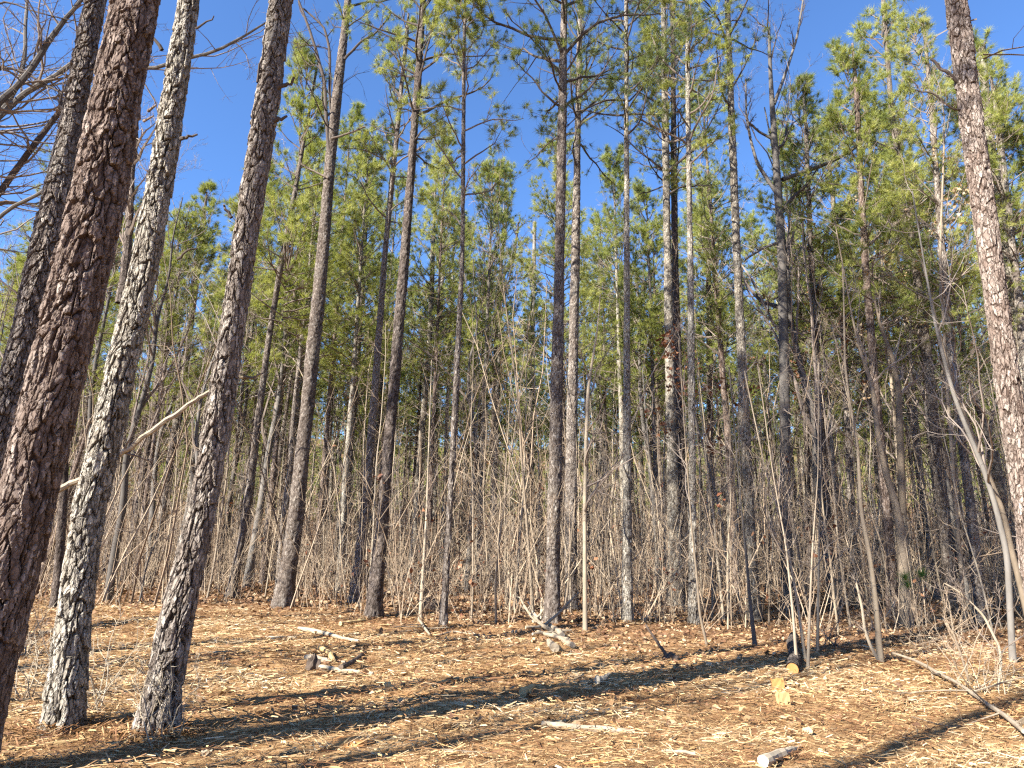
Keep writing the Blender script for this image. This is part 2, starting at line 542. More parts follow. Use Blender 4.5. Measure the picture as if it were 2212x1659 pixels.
NEEDLE = leaf_mat('green_needles', [(0.0, (0.09, 0.125, 0.035)), (0.3, (0.25, 0.29, 0.07)), (0.65, (0.41, 0.43, 0.12)), (1.0, (0.54, 0.53, 0.21))], 0.42)
NEEDLE_TALL = leaf_mat('greyish_needles', [(0.0, (0.06, 0.09, 0.036)), (0.45, (0.17, 0.21, 0.07)), (0.85, (0.30, 0.33, 0.11)), (1.0, (0.42, 0.43, 0.17))], 0.38)
NEEDLE_BROWN = leaf_mat('browned_needles', [(0.0, (0.17, 0.08, 0.03)), (0.5, (0.36, 0.19, 0.07)), (1.0, (0.52, 0.34, 0.15))], 0.25, tint=0)
LEAF_DEAD = leaf_mat('russet_leaves', [(0.0, (0.11, 0.04, 0.022)), (0.5, (0.25, 0.10, 0.05)), (1.0, (0.42, 0.22, 0.12))], 0.25, tint=0)
LEAF_PALE = leaf_mat('straw_leaves', [(0.0, (0.30, 0.19, 0.10)), (0.5, (0.46, 0.33, 0.19)), (1.0, (0.58, 0.47, 0.30))], 0.25, tint=0)
LITTER = leaf_mat('leaf_litter', [(0.0, (0.10, 0.05, 0.028)), (0.35, (0.23, 0.125, 0.065)), (0.7, (0.38, 0.235, 0.125)), (1.0, (0.54, 0.40, 0.25))], 0.08, 0.75, 0)
STRAW = leaf_mat('pine_straw', [(0.0, (0.11, 0.048, 0.022)), (0.3, (0.30, 0.155, 0.068)), (0.6, (0.49, 0.325, 0.16)), (1.0, (0.70, 0.56, 0.36))], 0.08, 0.6, 0)
CHIP = leaf_mat('wood_chip', [(0.0, (0.22, 0.12, 0.05)), (0.25, (0.42, 0.27, 0.115)), (0.65, (0.58, 0.42, 0.21)), (1.0, (0.72, 0.60, 0.40))], 0.0, 0.7, 0)


def ground_mat():
    m, nt, nd, lk = new_mat('forest_floor')
    g = nd.new('ShaderNodeNewGeometry').outputs['Position']
    n1 = noise(nd, lk, g, 0.35, 4); n2 = noise(nd, lk, g, 6, 8, 0.7); n3 = noise(nd, lk, g, 40, 6, 0.75, (0.4, 1, 1)); n4 = noise(nd, lk, g, 45, 6, 0.75, (1, 0.35, 1))
    f = math_node(nd, lk, 'ADD', math_node(nd, lk, 'MULTIPLY', n3.outputs['Fac'], 0.5), math_node(nd, lk, 'MULTIPLY', n4.outputs['Fac'], 0.5))
    f = math_node(nd, lk, 'ADD', math_node(nd, lk, 'MULTIPLY', f, 0.7), math_node(nd, lk, 'MULTIPLY', n2.outputs['Fac'], 0.3))
    straw = ramp(nd, [(0.34, (0.045, 0.022, 0.011)), (0.45, (0.20, 0.105, 0.046)), (0.55, (0.38, 0.24, 0.115)), (0.68, (0.54, 0.42, 0.24))])
    leaf = ramp(nd, [(0.32, (0.055, 0.028, 0.016)), (0.47, (0.17, 0.09, 0.046)), (0.58, (0.30, 0.18, 0.095)), (0.70, (0.44, 0.31, 0.18))])
    lk.new(f, straw.inputs[0]); lk.new(f, leaf.inputs[0])
    sep = nd.new('ShaderNodeSeparateXYZ'); lk.new(g, sep.inputs[0])
    # the mulched clearing gives way to leaf litter some 15 m out, nearer on the right
    e = math_node(nd, lk, 'ADD', sep.outputs['Y'], math_node(nd, lk, 'MULTIPLY', sep.outputs['X'], 0.45))
    e = math_node(nd, lk, 'ADD', e, math_node(nd, lk, 'MULTIPLY', n1.outputs['Fac'], 5.0))
    e = math_node(nd, lk, 'MULTIPLY', math_node(nd, lk, 'SUBTRACT', e, 14.0), 0.22, True)
    col = mix(nd, lk, e, straw.outputs[0], leaf.outputs[0])
    finish(nd, lk, col, 0.95, f, 0.9, 0.03, 0.1)
    return m


GROUND = ground_mat()


# ------------------------------------------------------------------ the forest floor
def bumps(x, y):
    P_ = 4096.0
    return (vnoise(x * 2.1 + 500, y * 2.6, P_, 3.3) - 0.5) + 0.6 * (vnoise(x * 5.3 + 900, y * 6.1, P_, 5.1) - 0.5)


def build_ground():
    n = 330
    a = np.linspace(-1, 1, n)
    ax = np.sinh(a * 5.2) / np.sinh(5.2) * 240
    ay = np.sinh(a * 5.2) / np.sinh(5.2) * 240 + 9
    X, Y = np.meshgrid(ax, ay)
    Z = gh(X, Y)
    rng = np.random.default_rng(2)
    near = np.exp(-((X / 16) ** 2 + ((Y - 9) / 12) ** 2))
    k = rng.normal(size=Z.shape)
    for _ in range(1):
        k = (k + np.roll(k, 1, 0) + np.roll(k, -1, 0) + np.roll(k, 1, 1) + np.roll(k, -1, 1)) / 5
    Z = Z + near * k * 0.03 + near * bumps(X, Y) * 0.05
    V = np.stack([X, Y, Z], -1).reshape(-1, 3)
    j = np.arange(n - 1)[:, None] * n; i = np.arange(n - 1)[None]
    F = np.stack([j + i, j + i + 1, j + n + i + 1, j + n + i], -1).reshape(-1, 4)
    mb = MB(); mb.add(V, F)
    o = mb.obj('ground', GROUND, smooth=True)
    tag(o, kind='structure')
    return o


build_ground()


def floor_points(n, rng, y0, y1, power=1.0, half=0.86, pad=2.0):
    y = y0 + (y1 - y0) * rng.uniform(0, 1, n) ** power
    x = rng.uniform(-1, 1, n) * (y * half + pad)
    return x, y


def edge_of_clearing(x, y):
    """about 0 in the mulched clearing, 1 under the trees"""
    return np.clip((y + 0.45 * x + 1.5 * np.sin(0.5 * x + 1) - 11.5) * 0.22, 0, 1)


def build_litter():
    rng = np.random.default_rng(11)
    # pine straw
    mb = MB()
    x, y = floor_points(120000, rng, 3.6, 19, 1.2)
    keep = rng.uniform(0, 1, len(x)) > 0.75 * edge_of_clearing(x, y)
    x, y = x[keep], y[keep]; n = len(x)
    az = np.where(rng.uniform(0, 1, n) < 0.6, rng.normal(0.1, 0.55, n), rng.uniform(0, np.pi, n))
    L = rng.uniform(0.05, 0.17, n); w = rng.uniform(0.0025, 0.0075, n) * np.clip(y / 7, 0.8, 1.8)
    d = np.stack([np.cos(az), np.sin(az), rng.normal(0.03, 0.16, n)], 1); s = np.stack([-np.sin(az), np.cos(az), rng.normal(0, 0.5, n)], 1)
    c = np.stack([x, y, gh(x, y) + rng.uniform(0.004, 0.06, n) + 0.05 * np.clip(bumps(x, y), -1, 1)], 1)
    V = np.stack([c - d * L[:, None] / 2 - s * w[:, None] / 2, c - d * L[:, None] / 2 + s * w[:, None] / 2,
                  c + d * L[:, None] / 2 + s * w[:, None] / 2, c + d * L[:, None] / 2 - s * w[:, None] / 2], 1).reshape(-1, 3)
    mb.add(V, np.arange(n * 4).reshape(-1, 4), 0, np.repeat(np.clip(rng.normal(0.42, 0.24, n) + 0.7 * (vnoise(x * 0.9 + 300, y * 1.4, 4096.0, 8.8) - 0.5), 0, 1), 4))
    tag(mb.obj('pine_straw', STRAW), 'dry golden pine straw strewn over the clearing floor', 'pine straw', kind='stuff')
    # chips
    mb = MB()
    x, y = floor_points(26000, rng, 3.6, 17, 1.2)
    keep = rng.uniform(0, 1, len(x)) > 0.9 * edge_of_clearing(x, y)
    x, y = x[keep], y[keep]; n = len(x)
    az = np.where(rng.uniform(0, 1, n) < 0.5, rng.normal(0.0, 0.6, n), rng.uniform(0, np.pi, n))
    L = 0.025 + 0.10 * rng.uniform(0, 1, n) ** 2.2; w = np.minimum(L * 0.45, rng.uniform(0.006, 0.024, n)); h = w * rng.uniform(0.25, 0.6, n)
    tilt = rng.normal(0.0, 0.22, n)
    d = np.stack([np.cos(az) * np.cos(tilt), np.sin(az) * np.cos(tilt), np.sin(tilt)], 1)
    s = norm(np.stack([-np.sin(az), np.cos(az), rng.normal(0, 0.35, n)], 1)); u = np.cross(d, s)
    c = np.stack([x, y, gh(x, y) + rng.uniform(0.006, 0.055, n) + 0.05 * np.clip(bumps(x, y), -1, 1)], 1)

    def corner(a, b, e):
        j = rng.uniform(0.55, 1.05, (n, 1))
        return c + d * (a * L / 2)[:, None] * j + s * (b * w / 2)[:, None] + u * (e * h / 2)[:, None]
    V = np.stack([corner(-1, -.6, -1), corner(-1, .7, -1), corner(1, .5, -1), corner(1, -.3, -1), corner(-.8, 0, 1), corner(.8, .2, 1)], 1).reshape(-1, 3)
    k = np.arange(n)[:, None, None] * 6
    Fq = (k + np.array([[0, 3, 2, 1], [0, 4, 5, 3], [1, 2, 5, 4]])[None]).reshape(-1, 4)
    Ft = (k + np.array([[0, 1, 4], [3, 5, 2]])[None]).reshape(-1, 3)
    r = np.repeat(np.clip(rng.normal(0.45, 0.25, n) + 0.5 * (vnoise(x * 0.9 + 300, y * 1.4, 4096.0, 8.8) - 0.5), 0, 1), 6)
    mb.add(V, Fq, 0, r)
    mb.F.append((Ft + 0, 0))
    tag(mb.obj('wood_chips', CHIP), 'pale shredded wood chips mulched over the clearing floor', 'wood chips', kind='stuff')
    # leaves
    mb = MB()
    x, y = floor_points(42000, rng, 6.5, 34, 1.5)
    keep = rng.uniform(0, 1, len(x)) < 0.06 + edge_of_clearing(x, y)
    x, y = x[keep], y[keep]; n = len(x)
    P = np.stack([x, y, gh(x, y) + rng.uniform(0.01, 0.06, n)], 1)
    sz = 0.075 * np.clip(y / 14, 0.9, 1.7)
    a = MB()
    add_leaves(a, P, 1.0, rng, 0, 0.3)
    Vl = a.V[0].reshape(n, 6, 3)
    Vl = P[:, None] + (Vl - P[:, None]) * sz[:, None, None]
    mb.add(Vl.reshape(-1, 3), a.F[0][0], 0, a.A[0][:, 0])
    tag(mb.obj('leaf_litter', LITTER), 'brown fallen leaves covering the forest floor under the trees', 'fallen leaves', kind='stuff')


build_litter()

# ------------------------------------------------------------------ pines: crowns shared between trees
def branch_paths(z, H, z0, Lmax, rng, rb=0.03):
    rel = (z - z0) / (H - z0)
    n = len(z)
    az = rng.uniform(0, 2 * np.pi, n)
    L = Lmax * (0.30 + 0.70 * (1 - rel) ** 0.75) * np.clip(0.55 + rel * 4, 0.55, 1) * rng.uniform(0.7, 1.2, n)
    el = np.radians(8 + 50 * rel + rng.normal(0, 9, n))
    D = np.stack([np.cos(az) * np.cos(el), np.sin(az) * np.cos(el), np.sin(el)], 1)
    return walk(np.stack([np.zeros(n), np.zeros(n), z], 1), D, L, rb * (0.4 + 0.6 * L / Lmax), 7, rng, 0.55, 0.35)


def crown_mesh(name, H, z0, Lmax, nb, seed, tuft_n, needle, width, k2=7, dead=16, mats=None):
    rng = np.random.default_rng(seed)
    mb = MB()
    rel = rng.uniform(0, 1, nb) ** 0.9
    z = z0 + (H - z0) * np.sort(rel) * 0.985
    P, R = branch_paths(z, H, z0, Lmax, rng)
    add_tubes(mb, P, R, 4, 0, 0.5)
    P2, R2 = shoots(P, R, k2, 0.3, 1.0, 0.75, 0.42, 4, rng, 0.5, 0.35, 0.25, 0.004)
    add_tubes(mb, P2, R2, 3, 0, 0.6)
    tips = np.concatenate([P2[:, -1], P2[:, 2], P[:, -1], P[:, -2]])
    dirs = norm(np.concatenate([P2[:, -1] - P2[:, -2], P2[:, 2] - P2[:, 1], P[:, -1] - P[:, -2], P[:, -2] - P[:, -3]]) + np.array([0, 0, 0.02]))
    keep = rng.uniform(0, 1, len(tips)) < 0.86
    add_needles(mb, tips[keep], dirs[keep], tuft_n, needle, width, rng, 0.85, 1, rng.uniform(0.75, 1.2, keep.sum()))
    if dead:
        zd = rng.uniform(max(2.5, z0 * 0.35), z0 + 0.5, dead)
        az = rng.uniform(0, 2 * np.pi, dead); el = np.radians(rng.normal(12, 14, dead))
        D = np.stack([np.cos(az) * np.cos(el), np.sin(az) * np.cos(el), np.sin(el)], 1)
        Pd, Rd = walk(np.stack([np.zeros(dead), np.zeros(dead), zd], 1), D, rng.uniform(0.5, 1.9, dead), np.full(dead, 0.014), 5, rng, -0.1, 0.5)
        add_tubes(mb, Pd, Rd, 3, 0, 0.7)
        Pe, Re = shoots(Pd, Rd, 3, 0.3, 1.0, 0.8, 0.5, 4, rng, 0.0, 0.5, minr=0.004)
        add_tubes(mb, Pe, Re, 3, 0, 0.7)
    return mb.mesh(name, mats or [TWIG, NEEDLE])


def straight_trunk(H, r0, sides, step, seed, lean=0.15, **kw):
    rng = np.random.default_rng(seed + 900)
    z = np.linspace(-0.1, H, 9)
    off = np.cumsum(rng.normal(0, lean * H / 100, (9, 2)), 0); off -= off[0]
    off = off * (1 - (z / H)[:, None] * 0.4)
    path = np.concatenate([off, z[:, None]], 1)
    rad = r0 * (1 - 0.82 * (np.clip(z, 0, H) / H) ** 1.15)
    return trunk_mb(path, rad, sides, step, 0.022, 0.08, 0.3, seed, two=False, **kw)


PINES = []
for i in range(9):
    rr = random.Random(40 + i)
    H = rr.uniform(17.5, 22.0)
    z0 = H * rr.uniform(0.36, 0.5)
    cm = crown_mesh('crown', H, z0, rr.uniform(2.3, 3.1), rr.randint(70, 90), 100 + i, 34, 0.28, 0.0105)
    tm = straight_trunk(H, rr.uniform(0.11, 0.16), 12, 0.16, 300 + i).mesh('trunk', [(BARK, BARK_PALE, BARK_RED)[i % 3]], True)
    PINES.append((H, z0, cm, tm))
# a tall kind whose small crown sits high up, for the pines at the front and behind the viewer
HIGH = (22.5, 16.5, crown_mesh('crown', 22.5, 16.5, 2.3, 44, 140, 22, 0.24, 0.013, dead=4), straight_trunk(22.5, 0.16, 14, 0.14, 340).mesh('trunk', [BARK], True))

# ------------------------------------------------------------------ the trees one can tell apart
LANDMARKS = []          # (u at mid height, short phrase) used to describe the ranks behind
TAKEN = []              # floor positions already in use


def path_world(pts, Y=None):
    """picture points (u, v, width) of a stem whose foot is the last one -> foot, world path (foot first), radii"""
    base = ground_at(pts[-1][0], pts[-1][1])
    Y = base[1] if Y is None else Y
    P, R = [], []
    for u, v, w in reversed(pts):
        p, t = at_depth(u, v, Y)
        P.append(p); R.append(w * t / FPX / 2 * math.cos(math.atan((u - 1106) / FPX)))
    return base, np.array(P), np.array(R)


def extend(P, R, H, rtop=0.03):
    """carry the stem on beyond the picture's upper edge to height H"""
    d = norm(P[-1] - P[-2])
    d = norm(d * np.array([0.6, 0.6, 1.0]))
    if P[-1][2] < H - 0.3:
        steps = np.linspace(0, 1, 5)[1:]
        L = (H - P[-1][2]) / max(d[2], 0.3)
        r1 = R[-1]
        for s in steps:
            P = np.vstack([P, P[-1] + d * L / 4])
            R = np.append(R, r1 + (rtop - r1) * s)
    return P, R


def live_branches(root, P, R, z0, z1, n, Lmax, seed, mats=(LIMB_DARK, NEEDLE_TALL), tuft_n=32, sparse=0.9, needle=0.21, k2=8, el0=18, el1=48):
    """the branches of a near pine: each one a part, its needles a sub-part"""
    rng = np.random.default_rng(seed)
    zs = z0 + (z1 - z0) * np.sort(rng.uniform(0, 1, n)) ** 0.95
    s = P[:, 2]
    for i, z in enumerate(zs):
        p = np.array([np.interp(z, s, P[:, 0]), np.interp(z, s, P[:, 1]), z])
        r = np.interp(z, s, R)
        rel = (z - z0) / max(z1 - z0, 1e-3)
        az = i * 2.4 + rng.uniform(-0.5, 0.5) + seed
        el = math.radians(el0 + (el1 - el0) * rel + rng.normal(0, 10))
        L = Lmax * (1 - 0.55 * rel) * rng.uniform(0.6, 1.15) * (0.7 if rel < 0.12 else 1)
        D = np.array([[math.cos(az) * math.cos(el), math.sin(az) * math.cos(el), math.sin(el)]])
        P1, R1 = walk(p[None], D, np.array([L]), np.array([min(r * 0.5, 0.012 + 0.011 * L)]), 9, rng, 0.5, 0.45)
        w = MB(); add_tubes(w, P1, R1, 6, 0, 0.4)
        P2, R2 = shoots(P1, R1, k2, 0.3, 1.0, 0.75, 0.42, 5, rng, 0.4, 0.4, 0.25, 0.004)
        add_tubes(w, P2, R2, 4, 0, 0.5)
        P3, R3 = shoots(P2, R2, 2, 0.4, 1.0, 0.7, 0.5, 3, rng, 0.3, 0.35, minr=0.003)
        add_tubes(w, P3, R3, 3, 0, 0.6)
        b = w.obj('branch', [mats[0]], root, loc=(0, 0, 0))
        b.matrix_parent_inverse = root_inverse(root)
        if sparse > 0 and rng.uniform() < 0.93:
            tips = np.concatenate([P2[:, -1], P3[:, -1], P1[:, -1]]); dirs = np.concatenate([P2[:, -1] - P2[:, -2], P3[:, -1] - P3[:, -2], P1[:, -1] - P1[:, -2]])
            keep = rng.uniform(0, 1, len(tips)) < sparse
            if keep.sum():
                f = MB(); add_needles(f, tips[keep], norm(dirs[keep]), tuft_n, needle, 0.0085, rng, 0.85, 0)
                fo = f.obj('needle_spray', [mats[1]], b)
                tag(fo, kind='stuff')


def root_inverse(root):
    return Matrix.Translation(root.location).inverted()


def own(o, root):
    o.parent = root
    o.matrix_parent_inverse = root_inverse(root)
    return o


def stub(root, u, v, Y, du, dv, w, mat=LIMB_DARK, name='branch_stub'):
    a, t = at_depth(u, v, Y); b, _ = at_depth(u + du, v + dv, Y - 0.05)
    n = 6
    s = np.linspace(0, 1, n)[:, None]
    rng = np.random.default_rng(int(u * 7 + v))
    P = a + (b - a) * s + rng.normal(0, 0.02, (n, 3)) * s * (np.linalg.norm(b - a) > 0.12)
    R = w * t / FPX / 2 * (1 - 0.55 * s[:, 0])
    mb = MB(); V, F = tubes(P[None], R[None], 7)
    mb.add(V, F, 0, 0.4)
    mb.add(np.vstack([V[-7:], P[-1:]]), np.array([[i, (i + 1) % 7, 7] for i in range(7)]), 0, 0.9)
    return own(mb.obj(name, [mat]), root)


def limb(root, pts, Y, mat=LIMB_DARK, name='limb', twigs=0, seed=1, dY=0.0, twigmat=None, lenfac=0.35, thin=1.0):
    """a limb along picture points, with its twigs joined to it"""
    P, R = [], []
    for i, (u, v, w) in enumerate(pts):
        p, t = at_depth(u, v, Y + dY * i / max(1, len(pts) - 1))
        P.append(p); R.append(w * t / FPX / 2 * thin * math.cos(math.atan((u - 1106) / FPX)))
    pr = resample(np.concatenate([np.array(P), np.array(R)[:, None]], 1), 5 * len(P))
    rng = np.random.default_rng(seed)
    Pw = pr[None, :, :3] + np.cumsum(rng.normal(0, 0.006, (1, len(pr), 3)), 1)
    mb = MB(); add_tubes(mb, Pw, pr[None, :, 3], 8, 0, 0.4)
    if twigs:
        P2, R2 = shoots(Pw, pr[None, :, 3], twigs, 0.15, 1.0, 0.75, lenfac, 7, rng, 0.25, 0.55, 0.3, 0.004, 0.5)
        add_tubes(mb, P2, R2, 4, 1, 0.5)
        P3, R3 = shoots(P2, R2, 5, 0.2, 1.0, 0.7, 0.5, 5, rng, 0.2, 0.5, 0.3, 0.003)
        add_tubes(mb, P3, R3, 3, 1, 0.6)
        P4, R4 = shoots(P3, R3, 4, 0.2, 1.0, 0.7, 0.5, 4, rng, 0.2, 0.5, 0.3, 0.0028)
        add_tubes(mb, P4, R4, 3, 1, 0.7)
    o = mb.obj(name, [mat, twigmat or FINETWIG])
    return own(o, root)


def big_pine(pts, label, short, H, crown=None, mat=BARK, near=False, group=None, seed=1, Y=None, name='pine_tree', sides=None, step=None, depth=None, shared=None, cat='tree', flare=0.6):
    base, P, R = path_world(pts, Y)
    base = P[0].copy()
    P, R = extend(P, R, H)
    # let the foot go a little into the ground
    P = np.vstack([P[0] - norm(P[1] - P[0]) * 0.12, P]); R = np.append(R[0], R)
    root = thing(name, label, cat, tuple(base), group=group)
    if near:
        tm = trunk_mb(P - base, R, sides or 128, step or 0.0125, depth or 0.032, 0.058, 0.27, seed, dense_to=9.6, flare=flare)
    else:
        tm = trunk_mb(P - base, R, sides or 40, step or 0.04, depth or 0.03, 0.075, 0.22, seed, dense_to=H * 0.8, flare=flare)
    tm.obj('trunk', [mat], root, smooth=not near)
    if crown:
        live_branches(root, P, R, *crown[:4], seed=seed, **(crown[4] if len(crown) > 4 else {}))
    if shared is not None:
        Hc, zc, cm, _ = (PINES + [HIGH])[shared]
        sc = H / Hc
        zmid = (zc + Hc) / 2 * sc + float(gh(base[0], base[1]))
        px = np.interp(zmid, P[:, 2], P[:, 0]); py = np.interp(zmid, P[:, 2], P[:, 1])
        link_mesh('crown', cm, root, (px - base[0], py - base[1], 0), seed * 1.7, sc)
    TAKEN.append((base[0], base[1]))
    if short:
        um = np.interp(1000, [p[1] for p in pts], [p[0] for p in pts])
        LANDMARKS.append((um, short))
    return root, base, P, R


# --- five near pines with plated bark
rA, bA, PA, RA = big_pine([(294, 0, 98), (240, 270, 105), (185, 553, 113), (118, 830, 122), (48, 1106, 132), (-18, 1380, 142), (-70, 1590, 152), (-95, 1692, 160)],
    'thickest near pine on the left edge, its dark bark mostly in shade', 'the thick dark pine', 21, mat=BARK_RED, near=True, seed=3, sides=170, depth=0.032, shared=9)
rB, bB, PB, RB = big_pine([(207, 0, 45), (150, 290, 52), (93, 553, 58), (22, 853, 61), (-48, 1106, 63), (-150, 1500, 68)],
    'slimmer near pine leaning behind the thick dark one at the left edge', None, 21, mat=BARK, near=True, seed=8, Y=8.2, shared=9)
rC, bC, PC, RC = big_pine([(409, 0, 43), (366, 270, 53), (318, 553, 62), (253, 840, 65), (190, 1106, 66), (152, 1406, 76), (134, 1572, 84)],
    'pale lichened near pine with a dead stem forking off its left side', 'the pale forked pine', 21, mat=BARK_PALE, near=True, seed=5, shared=9)
rD, bD, PD, RD = big_pine([(609, 0, 44), (566, 290, 52), (526, 553, 52), (484, 830, 56), (437, 1106, 60), (366, 1406, 72), (334, 1582, 82)],
    'leaning near pine with broken branch stubs standing alone at the front of the mulch', 'the leaning stubbed pine', 21, mat=BARK, near=True, seed=13, shared=9)
rQ, bQ, PQ, RQ = big_pine([(2065, 0, 46), (2100, 270, 50), (2139, 553, 53), (2176, 820, 57), (2222, 1106, 62), (2285, 1560, 72)],
    'near pine on the right edge with reddish bark, leaning left as it rises', 'the reddish edge pine', 21, mat=BARK_RED, near=True, seed=21, depth=0.022, shared=9)

for (u, v, du, dv, w) in [(345, 108, -28, -44, 9), (395, 300, 32, -13, 9), (428, 62, 38, -24, 5), (388, 560, 40, -26, 6)]:
    stub(rC, u - 12 * (1 if du > 0 else -1) * 0.4, v, bC[1] - 0.05, du, dv, w)
for (u, v, du, dv, w) in [(600, 190, 37, -18, 11), (592, 262, 24, -8, 11), (548, 335, -2, -110, 6), (500, 470, -18, -30, 9), (556, 178, 14, -88, 6), (512, 830, 36, -6, 4)]:
    stub(rD, u, v, bD[1] - 0.08, du, dv, w)
for (u, v, du, dv, w) in [(140, 240, -20, -30, 7), (135, 228, -8, -36, 6)]:
    stub(rB, u, v, 8.1, du, dv, w)
for (u, v, du, dv, w) in [(78, 890, -34, -8, 20), (320, 240, 18, -14, 7), (310, 262, 22, -12, 6)]:
    stub(rA, u, v, bA[1] - 0.1, du, dv, w, BARK_RED)
limb(rC, [(258, 655, 20), (268, 600, 22), (278, 545, 21), (288, 440, 19), (296, 330, 16), (300, 240, 12), (303, 190, 7)], bC[1] + 0.15, BARK_DARK, 'forked_stem', 8, 31, twigmat=FINETWIG)
limb(rC, [(320, 420, 8), (330, 350, 7), (336, 305, 5), (345, 270, 3)], bC[1] + 0.1, LIMB_DARK, 'limb', 7, 32)
limb(rQ, [(2080, 190, 9), (2035, 160, 8), (2000, 132, 6)], bQ[1], LIMB_DARK, 'dead_branch', 6, 33)
limb(rQ, [(2096, 245, 6), (2050, 235, 5), (2010, 205, 4), (1975, 200, 2)], bQ[1], LIMB_DARK, 'dead_branch', 9, 34)
limb(rD, [(455, 848, 10), (500, 815, 9), (520, 826, 8), (560, 822, 6), (574, 815, 4)], bD[1] + 0.25, DEADWOOD, 'dead_branch', 6, 35, twigmat=TWIG)


def loose_plates(root, P, R, n, seed, zlo, zhi, mat):
    """flaking plates that stand off the near trunks, each a piece of its own"""
    rng = np.random.default_rng(seed)
    meshes = []
    for k in range(6):
        mb = MB()
        a = np.linspace(0, 2 * np.pi, 8, endpoint=False)
        r = rng.uniform(0.7, 1.1, 8)
        x = np.cos(a) * r * 0.019; z = np.sin(a) * r * 0.036
        top = np.stack([x, -0.007 + 3.0 * x ** 2 + 0.1 * np.maximum(z, 0), z], 1)
        bot = np.stack([x * 1.15, 0.012 + 3.0 * x ** 2, z * 1.15], 1)
        V = np.vstack([top, bot, [[0, -0.009, 0]]])
        mb.add(V, np.array([[i, (i + 1) % 8, 16] for i in range(8)]), 0, 0.8)
        mb.F.append((np.array([[i, i + 8, (i + 1) % 8 + 8, (i + 1) % 8] for i in range(8)]), 0))
        meshes.append(mb.mesh('bark_plate', [mat]))
    inv = root_inverse(root)
    toward = math.atan2(-P[0][1], -P[0][0])
    for i in range(n):
        z = rng.uniform(zlo, zhi)
        c = np.array([np.interp(z, P[:, 2], P[:, 0]), np.interp(z, P[:, 2], P[:, 1]), z]); r = np.interp(z, P[:, 2], R)
        az = toward + rng.uniform(-1.5, 1.5)
        o = bpy.data.objects.new('bark_plate', meshes[i % 6])
        COL.objects.link(o)
        o.parent = root
        o.location = Vector(tuple(c + np.array([math.cos(az), math.sin(az), 0]) * (r + 0.002) - np.array(root.location)))
        lean = math.atan2(P[-1][0] - P[0][0], P[-1][2] - P[0][2])
        o.rotation_euler = (Euler((0, lean, 0)).to_matrix() @ Euler((rng.normal(0.05, 0.08), rng.normal(0, 0.25), az + math.pi / 2)).to_matrix()).to_euler()
        s = rng.uniform(0.6, 1.25); o.scale = (s, s, s * rng.uniform(0.8, 1.4))


loose_plates(rA, PA, RA, 70, 1, 0.6, 6.5, BARK_RED)
loose_plates(rB, PB, RB, 40, 2, 2.0, 8.0, BARK)
loose_plates(rC, PC, RC, 70, 3, 0.2, 7.8, BARK_PALE)
loose_plates(rD, PD, RD, 70, 4, 0.2, 7.8, BARK)
loose_plates(rQ, PQ, RQ, 50, 5, 1.0, 7.8, BARK_RED)

# --- the tall pines across the middle
TH = dict(mats=(LIMB_DARK, NEEDLE_TALL))
rE, bE, PE, RE = big_pine([(752, 0, 15), (738, 120, 18), (722, 260, 22), (709, 400, 24), (697, 553, 26), (667, 850, 30), (640, 1106, 33), (622, 1240, 36), (610, 1312, 44)],
    'tall swollen-footed pine with a pair of dead stems forking near its top', 'the swollen-footed pine', 24, None, BARK, seed=31)
live_branches(rE, PE, RE, 17.5, 23.5, 12, 2.6, 31, sparse=0.35)
limb(rE, [(715, 355, 9), (704, 250, 8), (700, 170, 7), (672, 70, 6), (645, 0, 5)], bE[1] - 0.1, LIMB_DARK, 'dead_stem', 9, 41, twigmat=LIMB_DARK)
limb(rE, [(718, 290, 7), (712, 200, 6), (712, 110, 6), (700, 60, 5), (655, 20, 4)], bE[1] + 0.1, LIMB_DARK, 'dead_stem', 8, 42, twigmat=LIMB_DARK)
limb(rE, [(744, 128, 6), (775, 95, 5), (815, 70, 4), (845, 30, 3)], bE[1] - 0.2, LIMB_DARK, 'dead_branch', 8, 43, twigmat=LIMB_DARK)
limb(rE, [(708, 385, 5), (680, 372, 4), (650, 355, 3)], bE[1] - 0.2, TWIG, 'dead_branch', 5, 44, twigmat=TWIG)
limb(rE, [(716, 300, 5), (760, 285, 4), (790, 273, 3)], bE[1] - 0.2, TWIG, 'dead_branch', 5, 45, twigmat=TWIG)

NDL = dict(mats=(TWIG, NEEDLE), sparse=0.95, tuft_n=34)
rF, bF, PF, RF = big_pine([(915, 0, 11), (903, 170, 14), (889, 360, 17), (874, 553, 20), (851, 830, 23), (828, 1106, 25), (816, 1230, 29), (806, 1336, 35)],
    'dark smooth-looking tall pine with a yellow-green crown, foot at the edge of the mulch', 'the dark tall pine', 19.5, (11.8, 19.3, 36, 2.8, dict(mats=(LIMB_DARK, NEEDLE))) , BARK_DARK, seed=32)
big_pine([(880, 60, 8), (860, 260, 10), (831, 553, 12), (811, 830, 15), (789, 1106, 19), (764, 1306, 25)],
    'slender pine just left of the dark tall pine, its foot a step further back', 'the slender pine', 19.5, (11.5, 19.2, 28, 2.1, NDL), BARK, seed=33)
big_pine([(1002, 150, 7), (1001, 300, 8), (999, 553, 9), (985, 830, 11), (971, 1106, 12), (957, 1357, 16)],
    'thin straight young pine standing forward at the mulch edge, left of the brush pile', 'the thin forward pine', 15.2, (8.8, 15.0, 26, 2.4, NDL), BARK, seed=34)
rI, bI, PI_, RI = big_pine([(1219, 0, 14), (1214, 280, 18), (1209, 553, 21), (1203, 830, 25), (1197, 1106, 28), (1194, 1250, 31), (1192, 1347, 36)],
    'stout straight pine in the middle, rising right behind the pile of pale brush', 'the stout middle pine', 21.5, (12.3, 21.0, 32, 3.8, dict(sparse=0.85, k2=9)), BARK, seed=35)
